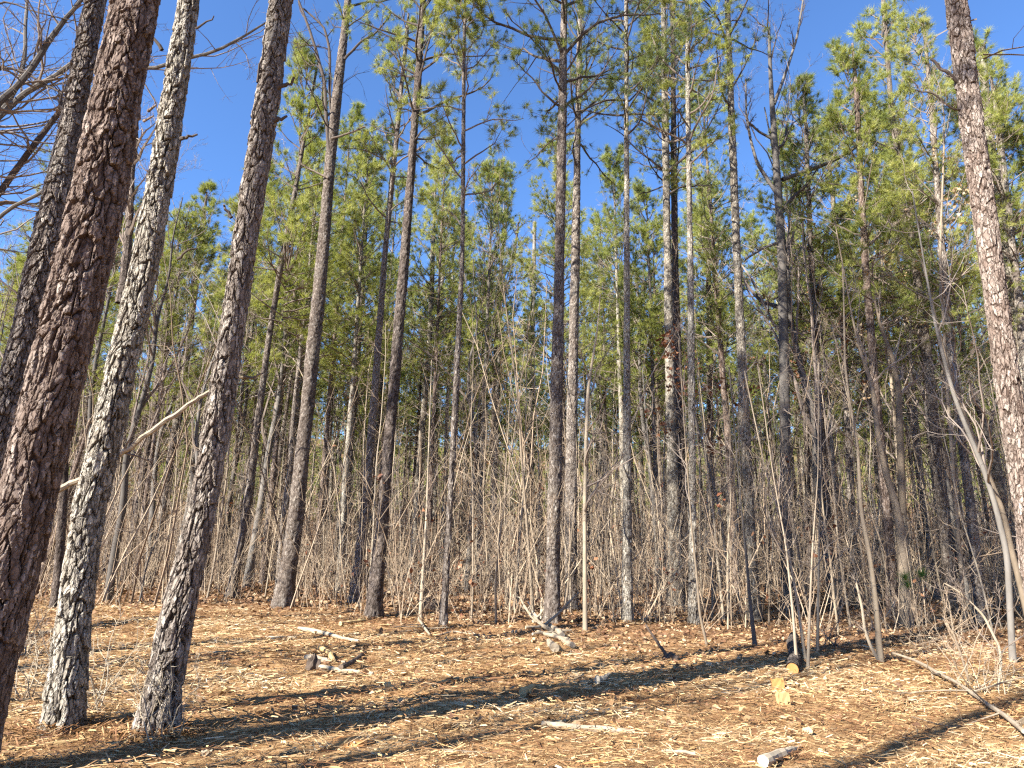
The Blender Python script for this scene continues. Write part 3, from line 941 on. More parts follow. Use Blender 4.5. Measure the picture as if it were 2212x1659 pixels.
big_pine([(1254, 0, 10), (1248, 280, 13), (1243, 553, 18), (1237, 830, 22), (1233, 1106, 25), (1234, 1320, 29)],
    'straight grey pine close behind the stout middle pine on its right', 'the grey partner pine', 21.5, (13.2, 21.0, 28, 3.0, dict(sparse=0.85)), BARK, seed=36)
big_pine([(1353, 0, 8), (1353, 280, 10), (1354, 553, 12), (1354, 830, 15), (1355, 1106, 17), (1355, 1345, 25)],
    'pencil-straight vertical pine alone between the stout middle pine and the twin trunks', 'the pencil-straight pine', 21, (11.8, 20.5, 34, 2.7, dict(sparse=0.95)), BARK_PALE, seed=37)
big_pine([(1433, 0, 11), (1437, 280, 14), (1442, 553, 17), (1448, 830, 21), (1455, 1106, 26), (1463, 1312, 37)],
    'left and thicker of the twin pines standing side by side right of the middle', 'the twin pines', 22.5, (12.8, 22, 34, 3.1, dict(sparse=0.9)), BARK_PALE, seed=38)
big_pine([(1453, 0, 9), (1455, 280, 12), (1458, 553, 14), (1465, 830, 18), (1473, 1106, 21), (1484, 1300, 28)],
    'right and darker of the twin pines standing side by side right of the middle', None, 22.5, (13.0, 22, 26, 2.8, dict(sparse=0.9)), BARK_DARK, seed=39)
big_pine([(1484, 0, 8), (1487, 280, 10), (1491, 553, 12), (1494, 830, 14), (1496, 1106, 16), (1498, 1354, 20)],
    'narrow pale pine in front of the twin pines, just to their right', 'the narrow pale pine', 19.5, (10.5, 19, 34, 2.3, NDL), BARK_PALE, seed=40)
big_pine([(1571, 0, 12), (1580, 250, 14), (1592, 553, 17), (1605, 830, 20), (1618, 1106, 23), (1625, 1230, 25), (1632, 1342, 30)],
    'tall whitish pine with russet oak leaves hanging across its lower trunk', 'the whitish tall pine', 22, (13.5, 21.5, 22, 3.0, dict(sparse=0.55)), BARK_PALE, seed=41)

# --- other trunks one can tell apart a little further back, with shared crowns
MID = [
    ([(436, 500, 14), (407, 736, 16), (393, 853, 17), (367, 1003, 19), (353, 1106, 20), (317, 1258, 26)], 'mid-distance pine seen between the pale forked and the stubbed near pines', None, 18, BARK, 0),
    ([(360, 700, 15), (320, 970, 18), (297, 1106, 20), (270, 1258, 26)], 'dark mid-distance pine rising behind the orange-brown needles', None, 16, BARK_DARK, 1),
    ([(300, 700, 12), (262, 960, 15), (240, 1106, 17), (236, 1180, 18), (232, 1241, 30)], 'mid-distance pine with a boot-shaped crooked foot', None, 16, BARK, 2),
    ([(622, 500, 12), (610, 553, 12), (580, 736, 13), (560, 886, 15), (540, 1053, 16), (520, 1180, 19), (497, 1293, 24)], 'leaning pine halfway between the stubbed near pine and the swollen-footed pine', 'the leaning halfway pine', 19, BARK, 3),
    ([(640, 620, 10), (633, 653, 10), (617, 753, 11), (600, 920, 12), (583, 1106, 14), (568, 1262, 17)], 'slim pine close on the left of the swollen-footed tall pine', None, 19, BARK_RED, 4),
    ([(668, 640, 8), (652, 800, 9), (628, 1000, 11), (606, 1150, 12), (590, 1255, 14)], 'thin sunlit pine overlapping the left side of the swollen-footed tall pine', None, 18, BARK_PALE, 5),
    ([(790, 480, 9), (782, 640, 10), (768, 830, 12), (752, 1040, 13), (738, 1262, 17)], 'pine standing behind and left of the slender pine', None, 20, BARK, 6),
    ([(935, 540, 9), (930, 700, 11), (918, 860, 12), (905, 1010, 14), (890, 1262, 18)], 'pine behind, just right of the dark tall pine', None, 20, BARK_PALE, 7),
    ([(958, 553, 9), (948, 720, 11), (943, 850, 11), (940, 1000, 12), (936, 1240, 15)], 'pale pine in the second rank left of the thin forward pine', None, 21, BARK_PALE, 8),
    ([(1060, 553, 10), (1055, 700, 11), (1048, 860, 12), (1042, 1040, 13), (1036, 1240, 16)], 'pale straight pine in the second rank right of the thin forward pine', 'the pale second-rank pine', 19, BARK_PALE, 1),
    ([(1155, 480, 8), (1152, 650, 9), (1148, 830, 10), (1142, 1010, 11), (1138, 1240, 14)], 'pale second-rank pine left of the stout middle pine', None, 20, BARK_PALE, 2),
    ([(1296, 560, 9), (1294, 760, 10), (1292, 960, 11), (1290, 1235, 14)], 'second-rank pine in the gap right of the grey partner pine', None, 18, BARK, 3),
    ([(1530, 553, 10), (1532, 720, 12), (1534, 900, 14), (1536, 1100, 16), (1538, 1268, 20)], 'dark-footed second-rank pine left of the whitish tall pine', 'the dark-footed pine', 19, BARK_DARK, 4),
    ([(1542, 553, 9), (1555, 720, 11), (1566, 870, 12), (1575, 1040, 13), (1582, 1275, 16)], 'slightly bent pale pine close on the left of the whitish tall pine', None, 19, BARK_PALE, 5),
    ([(1713, 553, 8), (1728, 686, 10), (1738, 820, 11), (1744, 1000, 12), (1750, 1285, 16)], 'pine directly right of the bare hardwood with dark limbs', None, 19, BARK_DARK, 6),
    ([(1796, 400, 9), (1812, 553, 12), (1820, 690, 13), (1832, 920, 15), (1838, 1053, 16), (1846, 1295, 20)], 'pine behind the white sapling stem on the right', None, 18, BARK, 7),
    ([(1908, 0, 9), (1925, 233, 12), (1955, 433, 15), (1975, 560, 18), (2003, 760, 21), (2028, 1020, 24), (2042, 1150, 26), (2058, 1328, 32)], 'curved thick pine behind the green pine seedling on the right', 'the curved thick pine', 19, BARK, 8),
    ([(2120, 100, 18), (2138, 300, 20), (2174, 553, 22), (2203, 753, 24), (2235, 1000, 27), (2270, 1330, 34)], 'sunlit pine close behind the reddish right-edge pine', None, 18, BARK_PALE, 0),
    ([(1990, 700, 14), (2010, 900, 16), (2070, 1106, 18), (2095, 1310, 24)], 'shaded pine between the curved thick pine and the right edge', None, 17, BARK_DARK, 2),
    ([(1742, 300, 9), (1752, 553, 12), (1768, 830, 15), (1786, 1106, 18), (1797, 1310, 22)], 'pine with a full green crown behind the four thin stems', None, 17.5, BARK, 3),
    ([(1850, 200, 11), (1868, 553, 15), (1890, 830, 18), (1916, 1106, 21), (1930, 1335, 26)], 'full-crowned pine just left of the crooked forked hardwood', None, 17.0, BARK_RED, 5),
    ([(2010, 200, 12), (2035, 553, 16), (2062, 830, 19), (2098, 1106, 22), (2118, 1345, 28)], 'full-crowned pine just left of the arching pale sapling', None, 16.5, BARK, 6),
    ([(2160, 300, 14), (2195, 600, 18), (2240, 1000, 22), (2275, 1340, 28)], 'green pine mostly hidden behind the reddish right-edge pine', None, 15.5, BARK, 4),
    ([(2240, 300, 14), (2290, 700, 18), (2370, 1330, 28)], 'pine beyond the right edge whose boughs reach into the top corner', None, 14.5, BARK, 1),
    ([(140, 1000, 16), (135, 1106, 18), (128, 1220, 20), (120, 1312, 24)], 'dark pine trunk between the thick dark and the pale forked near pines', None, 14, BARK_DARK, 4),
]
for i, (pts, lab, short, H, mat, sh) in enumerate(MID):
    big_pine(pts, lab, short, H, None, mat, seed=50 + i, shared=sh, sides=20, step=0.06)

# ------------------------------------------------------------------ bare hardwoods and saplings
def hardwood_parts(P, R, seed, k=(9, 6, 5, 4), t0=0.35, lenfac=(0.42, 0.5, 0.5, 0.5), ang=0.65, up=0.45, wig=0.5, minr=0.004):
    rng = np.random.default_rng(seed)
    crown = MB()
    PP, RR = P[None], R[None]
    for lv, (kk, lf) in enumerate(zip(k, lenfac)):
        n = (8, 6, 5, 4)[min(lv, 3)]
        PP, RR = shoots(PP, RR, kk, t0 if lv == 0 else 0.2, 1.0, ang, lf, n, rng, up * (1, 0.6, 0.4, 0.3)[min(lv, 3)], wig, 0.25, minr * (1, 0.8, 0.7, 0.6)[min(lv, 3)], 0.55, endbias=0.45)
        add_tubes(crown, PP, RR, (5, 4, 3, 3)[min(lv, 3)], 0, 0.45 + 0.1 * lv)
    return crown, PP


def stem_mb(P, R, sides=8, n=26):
    pr = resample(np.concatenate([P, R[:, None]], 1), n)
    mb = MB(); add_tubes(mb, pr[None, :, :3], pr[None, :, 3], sides, 0, 0.5)
    return mb, pr


def picked_stem(pts, label, short=None, name='sapling', cat='sapling', mat=SAPBARK, twig=FINETWIG, k=(9, 5, 4), seed=1, H=None, forks=(), Y=None, group=None, leaf=None, lenfac=(0.36, 0.5, 0.5), t0=0.3, up=0.5, tiptaper=True):
    base, P, R = path_world(pts, Y)
    if H:
        P, R = extend(P, R, H, 0.012)
    P = np.vstack([P[0] - [0, 0, 0.06], P]); R = np.append(R[0] * 1.25, R)
    base = P[0] + [0, 0, 0.06]
    root = thing(name, label, cat, tuple(base), group=group)
    mb, pr = stem_mb(P - base, R, 9, 40)
    mb.obj('stem', [mat], root, smooth=True)
    allP = [(pr[:, :3], pr[:, 3])]
    for f in forks:
        fp, fr = [], []
        for u, v, w in f:
            p, t = at_depth(u, v, base[1]); fp.append(p); fr.append(w * t / FPX / 2)
        m2, p2 = stem_mb(np.array(fp) - base, np.array(fr), 8, 26)
        m2.obj('limb', [mat], root, smooth=True)
        allP.append((p2[:, :3], p2[:, 3]))
    crown = MB(); tips = []
    for j, (p, r) in enumerate(allP):
        c, pp = hardwood_parts(p, r, seed + 17 * j, k, t0, lenfac, up=up, minr=0.0035)
        for (F, s), V, A in zip(c.F, c.V, c.A):
            crown.add(V, F - F.min(), 0, A[:, 0])
        tips.append(pp[:, -1])
    crown.obj('twig_crown', [twig], root)
    if leaf is not None:
        mt, n, size, zr = leaf
        rng = np.random.default_rng(seed + 5)
        tp = np.concatenate(tips)
        ok = (tp[:, 2] > zr[0]) & (tp[:, 2] < zr[1])
        tp = tp[ok]
        if len(tp):
            cen = tp[rng.integers(0, len(tp), max(4, n // 14))]
            q = cen[rng.integers(0, len(cen), n)] + rng.normal(0, 0.13, (n, 3))
            lb = MB(); add_leaves(lb, q, size, rng, 0, 0.8)
            tag(lb.obj('dead_leaves', [mt], root), kind='stuff')
    TAKEN.append((base[0], base[1]))
    if short:
        LANDMARKS.append((np.interp(1000, [p[1] for p in pts], [p[0] for p in pts]), short))
    return root, base


# dark limbed hardwood right of the whitish pine
rP, bP = picked_stem([(1661, 60, 6), (1663, 133, 8), (1668, 233, 12), (1680, 400, 17), (1689, 553, 21), (1694, 800, 23), (1697, 1106, 25), (1700, 1240, 27), (1702, 1322, 32)],
    'bare hardwood with dark crooked limbs spreading in front of the pines on the right', 'the dark-limbed hardwood', 'hardwood_tree', 'tree', HARDBARK, LIMB_DARK, (8, 6, 5, 4), 60, 16.5,
    forks=[[(1690, 388, 10), (1740, 370, 9), (1790, 352, 8), (1840, 325, 7), (1888, 277, 5), (1925, 240, 3)],
           [(1682, 425, 9), (1660, 390, 8), (1636, 355, 7), (1622, 305, 6), (1612, 250, 5), (1611, 170, 3)],
           [(1672, 225, 8), (1700, 150, 6), (1722, 80, 5), (1735, 0, 4)],
           [(1668, 300, 6), (1640, 285, 5), (1615, 262, 4)],
           [(1693, 520, 7), (1650, 535, 6), (1610, 560, 4)]], lenfac=(0.20, 0.5, 0.5, 0.5), t0=0.45)
# forked pale hardwood
picked_stem([(1842, 690, 4), (1858, 760, 7), (1875, 803, 9), (1888, 853, 11), (1895, 936, 13), (1912, 1020, 15), (1938, 1098, 18), (1950, 1180, 26), (1953, 1260, 28), (1958, 1354, 34)],
    'crooked cream-coloured hardwood that forks low, behind the white sapling', 'the crooked forked hardwood', 'hardwood_tree', 'tree', SAPBARK, FINETWIG, (8, 5, 4), 61, 10,
    forks=[[(1950, 1110, 17), (1946, 1000, 15), (1943, 900, 14), (1940, 836, 12), (1928, 770, 9), (1905, 715, 7), (1890, 650, 4)]], lenfac=(0.24, 0.5, 0.5))
# white foreground sapling, two stems from one foot
picked_stem([(1822, 620, 3), (1825, 786, 5), (1835, 870, 6), (1852, 953, 7), (1860, 1106, 9), (1880, 1206, 11), (1892, 1306, 13), (1902, 1430, 16)],
    'white-barked sapling with two stems from one foot in the right foreground', 'the white two-stemmed sapling', 'sapling', 'sapling', DEADWOOD, TWIG, (9, 4, 3), 62, 6.5,
    forks=[[(1900, 1430, 8), (1880, 1395, 7), (1868, 1360, 6), (1862, 1310, 6), (1850, 1260, 4)]], lenfac=(0.3, 0.5, 0.5))
picked_stem([(1990, 560, 3), (2010, 640, 4), (2050, 800, 6), (2100, 940, 8), (2142, 1040, 10), (2168, 1106, 12), (2185, 1189, 14), (2212, 1293, 17), (2235, 1400, 20)],
    'pale arching sapling that leans in from the right edge, low on the right', 'the arching pale sapling', 'sapling', 'sapling', SAPBARK, FINETWIG, (10, 5, 4), 63, 6.5)
picked_stem([(1995, 560, 4), (2020, 700, 7), (2043, 790, 9), (2062, 860, 10), (2090, 930, 11), (2120, 1000, 12), (2150, 1090, 13), (2176, 1200, 15), (2188, 1432, 17)],
    'second arching sapling, greyer, just inside the right edge', None, 'sapling', 'sapling', HARDBARK, FINETWIG, (10, 5, 4), 64, 8)
picked_stem([(1290, 715, 3), (1284, 753, 5), (1276, 800, 6), (1270, 846, 7), (1266, 960, 8), (1263, 1106, 9), (1264, 1364, 11)],
    'pale thin sapling standing in front of the grey partner pine, its top twisted right', None, 'sapling', 'sapling', DEADWOOD, TWIG, (9, 4, 3), 65, 7)
picked_stem([(1395, 900, 3), (1404, 1000, 4), (1412, 1106, 5), (1428, 1310, 8)], 'thin dark sapling left of the twin pines', None, 'sapling', 'sapling', HARDBARK, FINETWIG, (8, 4, 3), 66, 7.5)
picked_stem([(1120, 880, 2), (1100, 1000, 3), (1078, 1180, 5), (1070, 1262, 6), (1072, 1346, 6)], 'thin wavy sapling between the thin forward pine and the brush pile', None, 'sapling', 'sapling', SAPBARK, FINETWIG, (7, 4, 3), 67, 6)
picked_stem([(925, 1000, 3), (922, 1106, 5), (915, 1220, 7), (908, 1340, 10)], 'crooked sapling in front of the dark hump left of the thin forward pine', None, 'sapling', 'sapling', SAPBARK, FINETWIG, (7, 4, 3), 68, 6)
picked_stem([(1600, 1080, 3), (1610, 1180, 6), (1620, 1300, 8), (1631, 1396, 11)], 'bare brown sapling standing forward of the whitish tall pine', None, 'sapling', 'sapling', HARDBARK, FINETWIG, (7, 4, 3), 69, 5)
picked_stem([(1485, 1020, 3), (1495, 1150, 4), (1505, 1240, 5), (1512, 1330, 6), (1528, 1396, 6)], 'thin bent sapling in front of the narrow pale pine', None, 'sapling', 'sapling', SAPBARK, FINETWIG, (7, 4, 3), 70, 5.5)
picked_stem([(1527, 1010, 3), (1540, 1106, 5), (1552, 1230, 6), (1564, 1345, 7)], 'pale sapling between the narrow pale pine and the whitish tall pine', None, 'sapling', 'sapling', DEADWOOD, TWIG, (7, 4, 3), 71, 6)
for j, (u, v, du) in enumerate([(1722, 1440, -24), (1740, 1430, -40), (1745, 1444, 10), (1766, 1410, 4)]):
    picked_stem([(u + du * 2.2, v - 420, 2), (u + du, v - 260, 4), (u + du * .4, v - 120, 6), (u, v, 8)],
        ['leftmost of four thin stems sprouting by the cut log', 'second of four thin stems by the cut log, leaning furthest left', 'third of four thin stems sprouting by the cut log', 'rightmost dark stem of four thin stems by the cut log'][j],
        None, 'sapling', 'sapling', (SAPBARK, DEADWOOD, SAPBARK, HARDBARK)[j], FINETWIG, (8, 5, 3), 72 + j, 4.5, group='thin stems beside the cut log')
picked_stem([(2040, 1260, 3), (2075, 1280, 5), (2125, 1330, 6), (2160, 1400, 7), (2163, 1440, 7), (2155, 1490, 7)], 'pale zigzag shrub stem in the right foreground, forked at shoulder height', None, 'shrub', 'shrub', DEADWOOD, TWIG, (8, 5, 3), 80, None, lenfac=(0.5, .5, .5))
picked_stem([(2050, 1300, 3), (2060, 1370, 5), (2078, 1420, 6), (2095, 1478, 6)], 'low reddish twiggy shrub left of the pale zigzag shrub', None, 'shrub', 'shrub', SAPBARK, BRUSHTWIG, (10, 6, 4), 81, None, lenfac=(0.6, .5, .5))
# oaks that have kept their russet leaves
picked_stem([(1490, 800, 3), (1500, 900, 4), (1530, 1000, 5), (1560, 1130, 6), (1580, 1330, 8)], 'young oak holding clumps of russet leaves in front of the whitish tall pine', None, 'oak_sapling', 'sapling', HARDBARK, FINETWIG, (10, 6, 4), 90, 8, leaf=(LEAF_DEAD, 330, 0.12, (4.2, 8)))
picked_stem([(1775, 720, 4), (1790, 850, 6), (1800, 1000, 8), (1815, 1300, 11)], 'young oak with scattered russet and tan leaves right of the bare dark-limbed hardwood', None, 'oak_sapling', 'sapling', HARDBARK, FINETWIG, (12, 6, 4), 91, 11, leaf=(LEAF_DEAD, 420, 0.11, (4.5, 11)), lenfac=(0.42, .5, .5))
picked_stem([(1900, 500, 4), (1915, 700, 6), (1940, 1000, 9), (1975, 1318, 12)], 'tall young oak with pale straw-coloured leaves high on the right', None, 'oak_sapling', 'sapling', SAPBARK, FINETWIG, (13, 6, 5), 92, 13, leaf=(LEAF_PALE, 420, 0.10, (6, 13)), lenfac=(0.42, .5, .5))
picked_stem([(2040, 300, 4), (2030, 560, 6), (2050, 900, 8), (2085, 1350, 11)], 'young oak with pale leaf clumps standing in front of the reddish right-edge pine', None, 'oak_sapling', 'sapling', SAPBARK, FINETWIG, (13, 6, 5), 93, 12, leaf=(LEAF_PALE, 300, 0.09, (6, 12)), lenfac=(0.4, .5, .5))
picked_stem([(1075, 800, 3), (1072, 930, 5), (1070, 1106, 7), (1066, 1255, 10)], 'dark young oak with a few russet leaves left of the stout middle pine', None, 'oak_sapling', 'sapling', HARDBARK, FINETWIG, (10, 6, 4), 94, 10, leaf=(LEAF_DEAD, 160, 0.11, (3.4, 6)))
picked_stem([(1098, 440, 4), (1075, 640, 8), (1068, 860, 12), (1066, 1106, 15), (1062, 1248, 19)], 'dark-stemmed bare hardwood behind, with an S-bent limb to its right', None, 'hardwood_tree', 'tree', LIMB_DARK, LIMB_DARK, (9, 6, 4), 95, 15,
    forks=[[(1068, 790, 8), (1100, 770, 7), (1130, 745, 6), (1145, 700, 5), (1150, 640, 3)], [(1067, 700, 9), (1076, 650, 8), (1084, 600, 8), (1110, 560, 6), (1120, 480, 4)]], lenfac=(0.25, .5, .5), t0=0.4)

# the bare oak off the left edge whose limbs cross the sky
root = thing('hardwood_tree', 'bare oak at the left edge whose thick limbs fan across the blue sky', 'tree', tuple(ground_at(-330, 1400)))
YO = 10.5
b = np.array(root.location)
p0, _ = at_depth(-330, 700, YO + 0.6)
mbt, _ = stem_mb(np.array([[0, 0, -0.1], [0.1, 0, 1.6], (p0 - b) * [1, 1, .7], p0 - b]), np.array([0.2, 0.17, 0.14, 0.10]), 14, 30)
mbt.obj('stem', [HARDBARK], root, smooth=True)
LIMBS = [
    [(-330, 760, 24), (-120, 430, 22), (0, 217, 20), (50, 173, 18), (100, 100, 17), (123, 60, 15), (180, 0, 10), (230, -70, 6)],
    [(-330, 700, 24), (-100, 330, 20), (0, 240, 19), (50, 193, 18), (100, 167, 16), (160, 123, 14), (220, 100, 12), (320, 147, 11), (363, 130, 10), (413, 117, 9), (473, 100, 8), (560, 50, 5), (600, 20, 3)],
    [(-330, 900, 24), (-60, 500, 21), (0, 417, 19), (40, 360, 18), (83, 300, 17), (130, 240, 15), (165, 180, 10), (200, 120, 6)],
    [(-330, 980, 20), (-80, 560, 14), (0, 467, 12), (50, 440, 12), (95, 423, 10), (200, 330, 7), (260, 240, 4)],
    [(-330, 640, 20), (-80, 200, 12), (0, 140, 9), (50, 155, 8), (110, 190, 6), (150, 215, 4)],
    [(-330, 600, 18), (40, 200, 12), (57, 130, 12), (58, 50, 10), (62, -30, 8)],
    [(-330, 600, 14), (-60, 60, 8), (0, 0, 6), (60, 25, 5), (110, 40, 4), (170, 52, 3)],
]
for i, L in enumerate(LIMBS):
    limb(root, L, YO + (i % 3) * 0.5, (HARDBARK, HARDBARK, LIMB_DARK, HARDBARK, LIMB_DARK, HARDBARK, LIMB_DARK)[i], 'limb', (30, 44, 22, 22, 20, 20, 20)[i], 200 + i, lenfac=0.26, thin=0.82)

# dead pine boughs with orange needles
rt, bt = picked_stem([(350, 560, 4), (335, 700, 6), (318, 850, 8), (300, 1000, 9), (283, 1250, 11)], 'dead young pine with orange-brown needles behind the pale forked near pine', 'the orange-needled pine', 'dead_pine', 'tree', TWIG, TWIG, (18, 7), 97, 9, lenfac=(0.3, 0.5))
rng = np.random.default_rng(98)
bt = np.array(bt)
zz = rng.uniform(2.6, 7.2, 26); az = rng.uniform(0, 6.28, 26)
Pd, Rd = walk(np.stack([bt[0] + 0.07 * zz, np.full(26, bt[1]), zz], 1), np.stack([np.cos(az), np.sin(az), np.full(26, 0.1)], 1), rng.uniform(0.8, 1.7, 26), np.full(26, 0.012), 6, rng, 0.1, 0.4)
m = MB(); add_tubes(m, Pd, Rd, 4, 0, 0.5)
P2, R2 = shoots(Pd, Rd, 5, 0.3, 1, 0.7, 0.4, 3, rng)
add_tubes(m, P2, R2, 3, 0, 0.5)
add_needles(m, np.concatenate([P2[:, -1], Pd[:, -1]]), norm(np.concatenate([P2[:, -1] - P2[:, -2], Pd[:, -1] - Pd[:, -2]]) + [0, 0, -0.02]), 22, 0.17, 0.009, rng, 0.9, 1)
own(m.obj('browned_bough', [TWIG, NEEDLE_BROWN]), rt)

# long dead pole lodged between the two front left pines
root = thing('dead_pole', 'long bare dead pole slanting up between the pale forked and the stubbed near pines', 'branch', tuple(at_depth(110, 1066, 8.3)[0]))
limb(root, [(100, 1072, 20), (127, 1058, 17), (160, 1045, 15), (232, 1005, 14), (300, 955, 13), (370, 905, 12), (420, 870, 10), (457, 846, 9), (500, 822, 6)], 8.0, DEADWOOD, 'shaft', 7, 210, 0.2, TWIG, 0.16)
root = thing('leaning_pole', 'reddish dead pole leaning behind the thick dark near pine', 'branch', tuple(ground_at(73, 1285)))
limb(root, [(73, 1287, 16), (100, 1205, 15), (123, 1140, 13), (160, 1020, 10), (200, 900, 6)], ground_at(73, 1285)[1], BARK_RED, 'shaft', 3, 211, 0.3, TWIG, 0.14)

# green pine seedling
root = thing('pine_seedling', 'small pine seedling with bright green long needles before the crooked forked hardwood', 'seedling', tuple(ground_at(1968, 1372)))
b = np.array(root.location)
rng = np.random.default_rng(99)
tops = [at_depth(1955, 1245, b[1])[0] - b, at_depth(1990, 1240, b[1] + 0.3)[0] - b, at_depth(1962, 1262, b[1])[0] - b]
m = MB()
for tp in tops:
    s = np.linspace(0, 1, 7)[:, None]
    add_tubes(m, (np.array([0, 0, -0.03]) * (1 - s) + tp * s)[None], np.linspace(0.008, 0.005, 7)[None], 5, 0, 0.5)
m.obj('stem', [TWIG], root)
f = MB()
NS = leaf_mat('seedling_needles', [(0.0, (0.07, 0.16, 0.03)), (0.5, (0.15, 0.29, 0.05)), (1.0, (0.28, 0.42, 0.11))], 0.3, tint=0)
add_needles(f, np.repeat(np.array(tops), 4, 0) - rng.uniform(0, 0.08, (12, 3)) * [0, 0, 1], norm(rng.normal(0, 0.5, (12, 3)) + [0, 0, 0.8]), 34, 0.24, 0.006, rng, 0.8, 0)
tag(f.obj('needle_tuft', [NS], root), kind='stuff')

# ------------------------------------------------------------------ the ranks of pines behind
ORD = ['nearest', 'second', 'third', 'fourth', 'fifth', 'sixth', 'seventh', 'eighth', 'ninth', 'tenth', 'eleventh', 'twelfth']
LANDMARKS.sort()


def gap_of(u):
    us = [l[0] for l in LANDMARKS]
    i = int(np.searchsorted(us, u))
    if i == 0:
        return i, 'left of ' + LANDMARKS[0][1]
    if i == len(us):
        return i, 'right of ' + LANDMARKS[-1][1]
    return i, 'between %s and %s' % (LANDMARKS[i - 1][1], LANDMARKS[i][1])


def scatter(n, seed, y0, y1, dmin, half=0.84, pad=2.5, taken=None, power=0.75, keep=None):
    rng = np.random.default_rng(seed)
    out = []
    taken = list(TAKEN if taken is None else taken)
    for _ in range(n * 60):
        y = y0 + (y1 - y0) * rng.uniform() ** power
        x = rng.uniform(-1, 1) * (y * half + pad)
        if keep is not None and not keep(x, y, rng):
            continue
        q = np.array(taken) if taken else np.zeros((0, 2))
        if len(q) and (np.hypot(q[:, 0] - x, q[:, 1] - y) < dmin).any():
            continue
        taken.append((x, y)); out.append((x, y))
        if len(out) == n:
            break
    return out


def visible_gap_labels(items, what, far_what):
    """labels for look-alike stems: each by the gap it shows in and its place in that gap, counted from the front"""
    gaps = {}
    for it in items:
        u = project((it['x'], it['y'], 4.5))[0]
        it['gap'] = gap_of(u)
        gaps.setdefault(it['gap'][0], []).append(it)
    for g in gaps.values():
        g.sort(key=lambda t: math.hypot(t['x'], t['y']))
        for i, it in enumerate(g):
            if i < len(ORD):
                it['label'] = '%s %s %s' % (ORD[i], what, it['gap'][1])
            else:
                it['label'] = '%s %s' % (far_what, it['gap'][1])


rng = np.random.default_rng(500)


def left_thin(x, y, r):
    # the wood is a little more open up to the left, where bare hardwoods show against the sky
    u = project((x, y, 4.5))[0]
    return r.uniform() < (0.55 if u < 500 else 1.0)


items = [dict(x=x, y=y) for x, y in scatter(185, 501, 23.0, 60.0, 2.0, keep=left_thin)]
visible_gap_labels(items, 'slim pine', 'slim pine far back')
for i, it in enumerate(items):
    x, y = it['x'], it['y']
    H, z0, cm, tm = PINES[int(rng.integers(0, len(PINES)))]
    u = project((x, y, 4.5))[0]
    lim = y * (0.79 if 520 < u < 1650 else (0.66 if u < 520 else 0.98)) + 1.5
    sc = min(rng.uniform(0.85, 1.08), max(0.62, lim * rng.uniform(0.86, 1.0) / H))
    z = float(gh(x, y))
    root = thing('pine_tree', it['label'], 'tree', (x, y, z), rng.uniform(0, 6.28), 'pines in the ranks behind the clearing')
    root.rotation_euler = (rng.normal(0, 0.012), rng.normal(0, 0.012), rng.uniform(0, 6.28))
    root.scale = (sc, sc, sc)
    link_mesh('trunk', tm, root)
    link_mesh('crown', cm, root)
    TAKEN.append((x, y))

# ------------------------------------------------------------------ saplings, copied from a few kinds
SAPS = []
for i in range(9):
    rr = np.random.default_rng(700 + i)
    H = rr.uniform(4.0, 9.5)
    nz = 9
    z = np.linspace(-0.1, H, nz)
    off = np.cumsum(rr.normal(0, 0.06, (nz, 2)), 0); off -= off[0]
    P = np.concatenate([off, z[:, None]], 1)
    R = (0.007 + 0.0034 * H) * (1 - 0.85 * (np.arange(nz) / (nz - 1)))
    m, pr = stem_mb(P, R, 6, 18)
    sm = m.mesh('stem', [(SAPBARK, SAPBARK, HARDBARK, DEADWOOD)[i % 4]], True)
    c, _ = hardwood_parts(pr[:, :3], pr[:, 3], 720 + i, (11, 5, 4), 0.25, (0.30, 0.5, 0.5), up=0.4, minr=0.0045)
    SAPS.append((H, sm, c.mesh('twig_crown', [(FINETWIG, BRUSHTWIG)[i % 2]])))


def sap_keep(x, y, r):
    if edge_of_clearing(x, y) < 0.5 or y < 13.5:
        return False
    return r.uniform() < (1.0 if x > -0.2 * y else 0.7)


items = [dict(x=x, y=y) for x, y in scatter(215, 702, 12.0, 38.0, 0.55, half=0.82, pad=0.5, power=0.8, keep=sap_keep)]
visible_gap_labels(items, 'bare sapling', 'bare sapling farther in')
for it in items:
    H, sm, cm = SAPS[int(rng.integers(0, len(SAPS)))]
    sc = rng.uniform(0.75, 1.2)
    root = thing('sapling', it['label'], 'sapling', (it['x'], it['y'], float(gh(it['x'], it['y']))), 0, 'bare saplings among the pines')
    root.rotation_euler = (rng.normal(0, 0.045), rng.normal(0, 0.045), rng.uniform(0, 6.28))
    root.scale = (sc, sc, sc)
    link_mesh('stem', sm, root)
    link_mesh('twig_crown', cm, root)

# bare hardwoods behind on the left, and a few among the pines
HARDS = []
for i in range(4):
    rr = np.random.default_rng(800 + i)
    H = rr.uniform(12, 16)
    z = np.linspace(-0.1, H, 10)
    off = np.cumsum(rr.normal(0, 0.16, (10, 2)), 0); off -= off[0]
    P = np.concatenate([off, z[:, None]], 1)
    R = 0.012 * H * (1 - 0.88 * np.linspace(0, 1, 10) ** 0.9) * 0.85
    m, pr = stem_mb(P, R, 9, 30)
    c, _ = hardwood_parts(pr[:, :3], pr[:, 3], 820 + i, (13, 6, 5, 4), 0.3, (0.42, 0.5, 0.5, 0.5), ang=0.6, up=0.7, minr=0.006)
    HARDS.append((H, m.mesh('stem', [HARDBARK], True), c.mesh('twig_crown', [FINETWIG])))
spots = [(60, 17), (-40, 21), (170, 24), (250, 19), (330, 27), (420, 22), (480, 31), (540, 26), (20, 30), (130, 34), (390, 36), (-120, 26),
         (1010, 27), (1240, 34), (1420, 30), (1790, 19), (1880, 25), (2080, 20), (2190, 26), (720, 33)]
hi = []
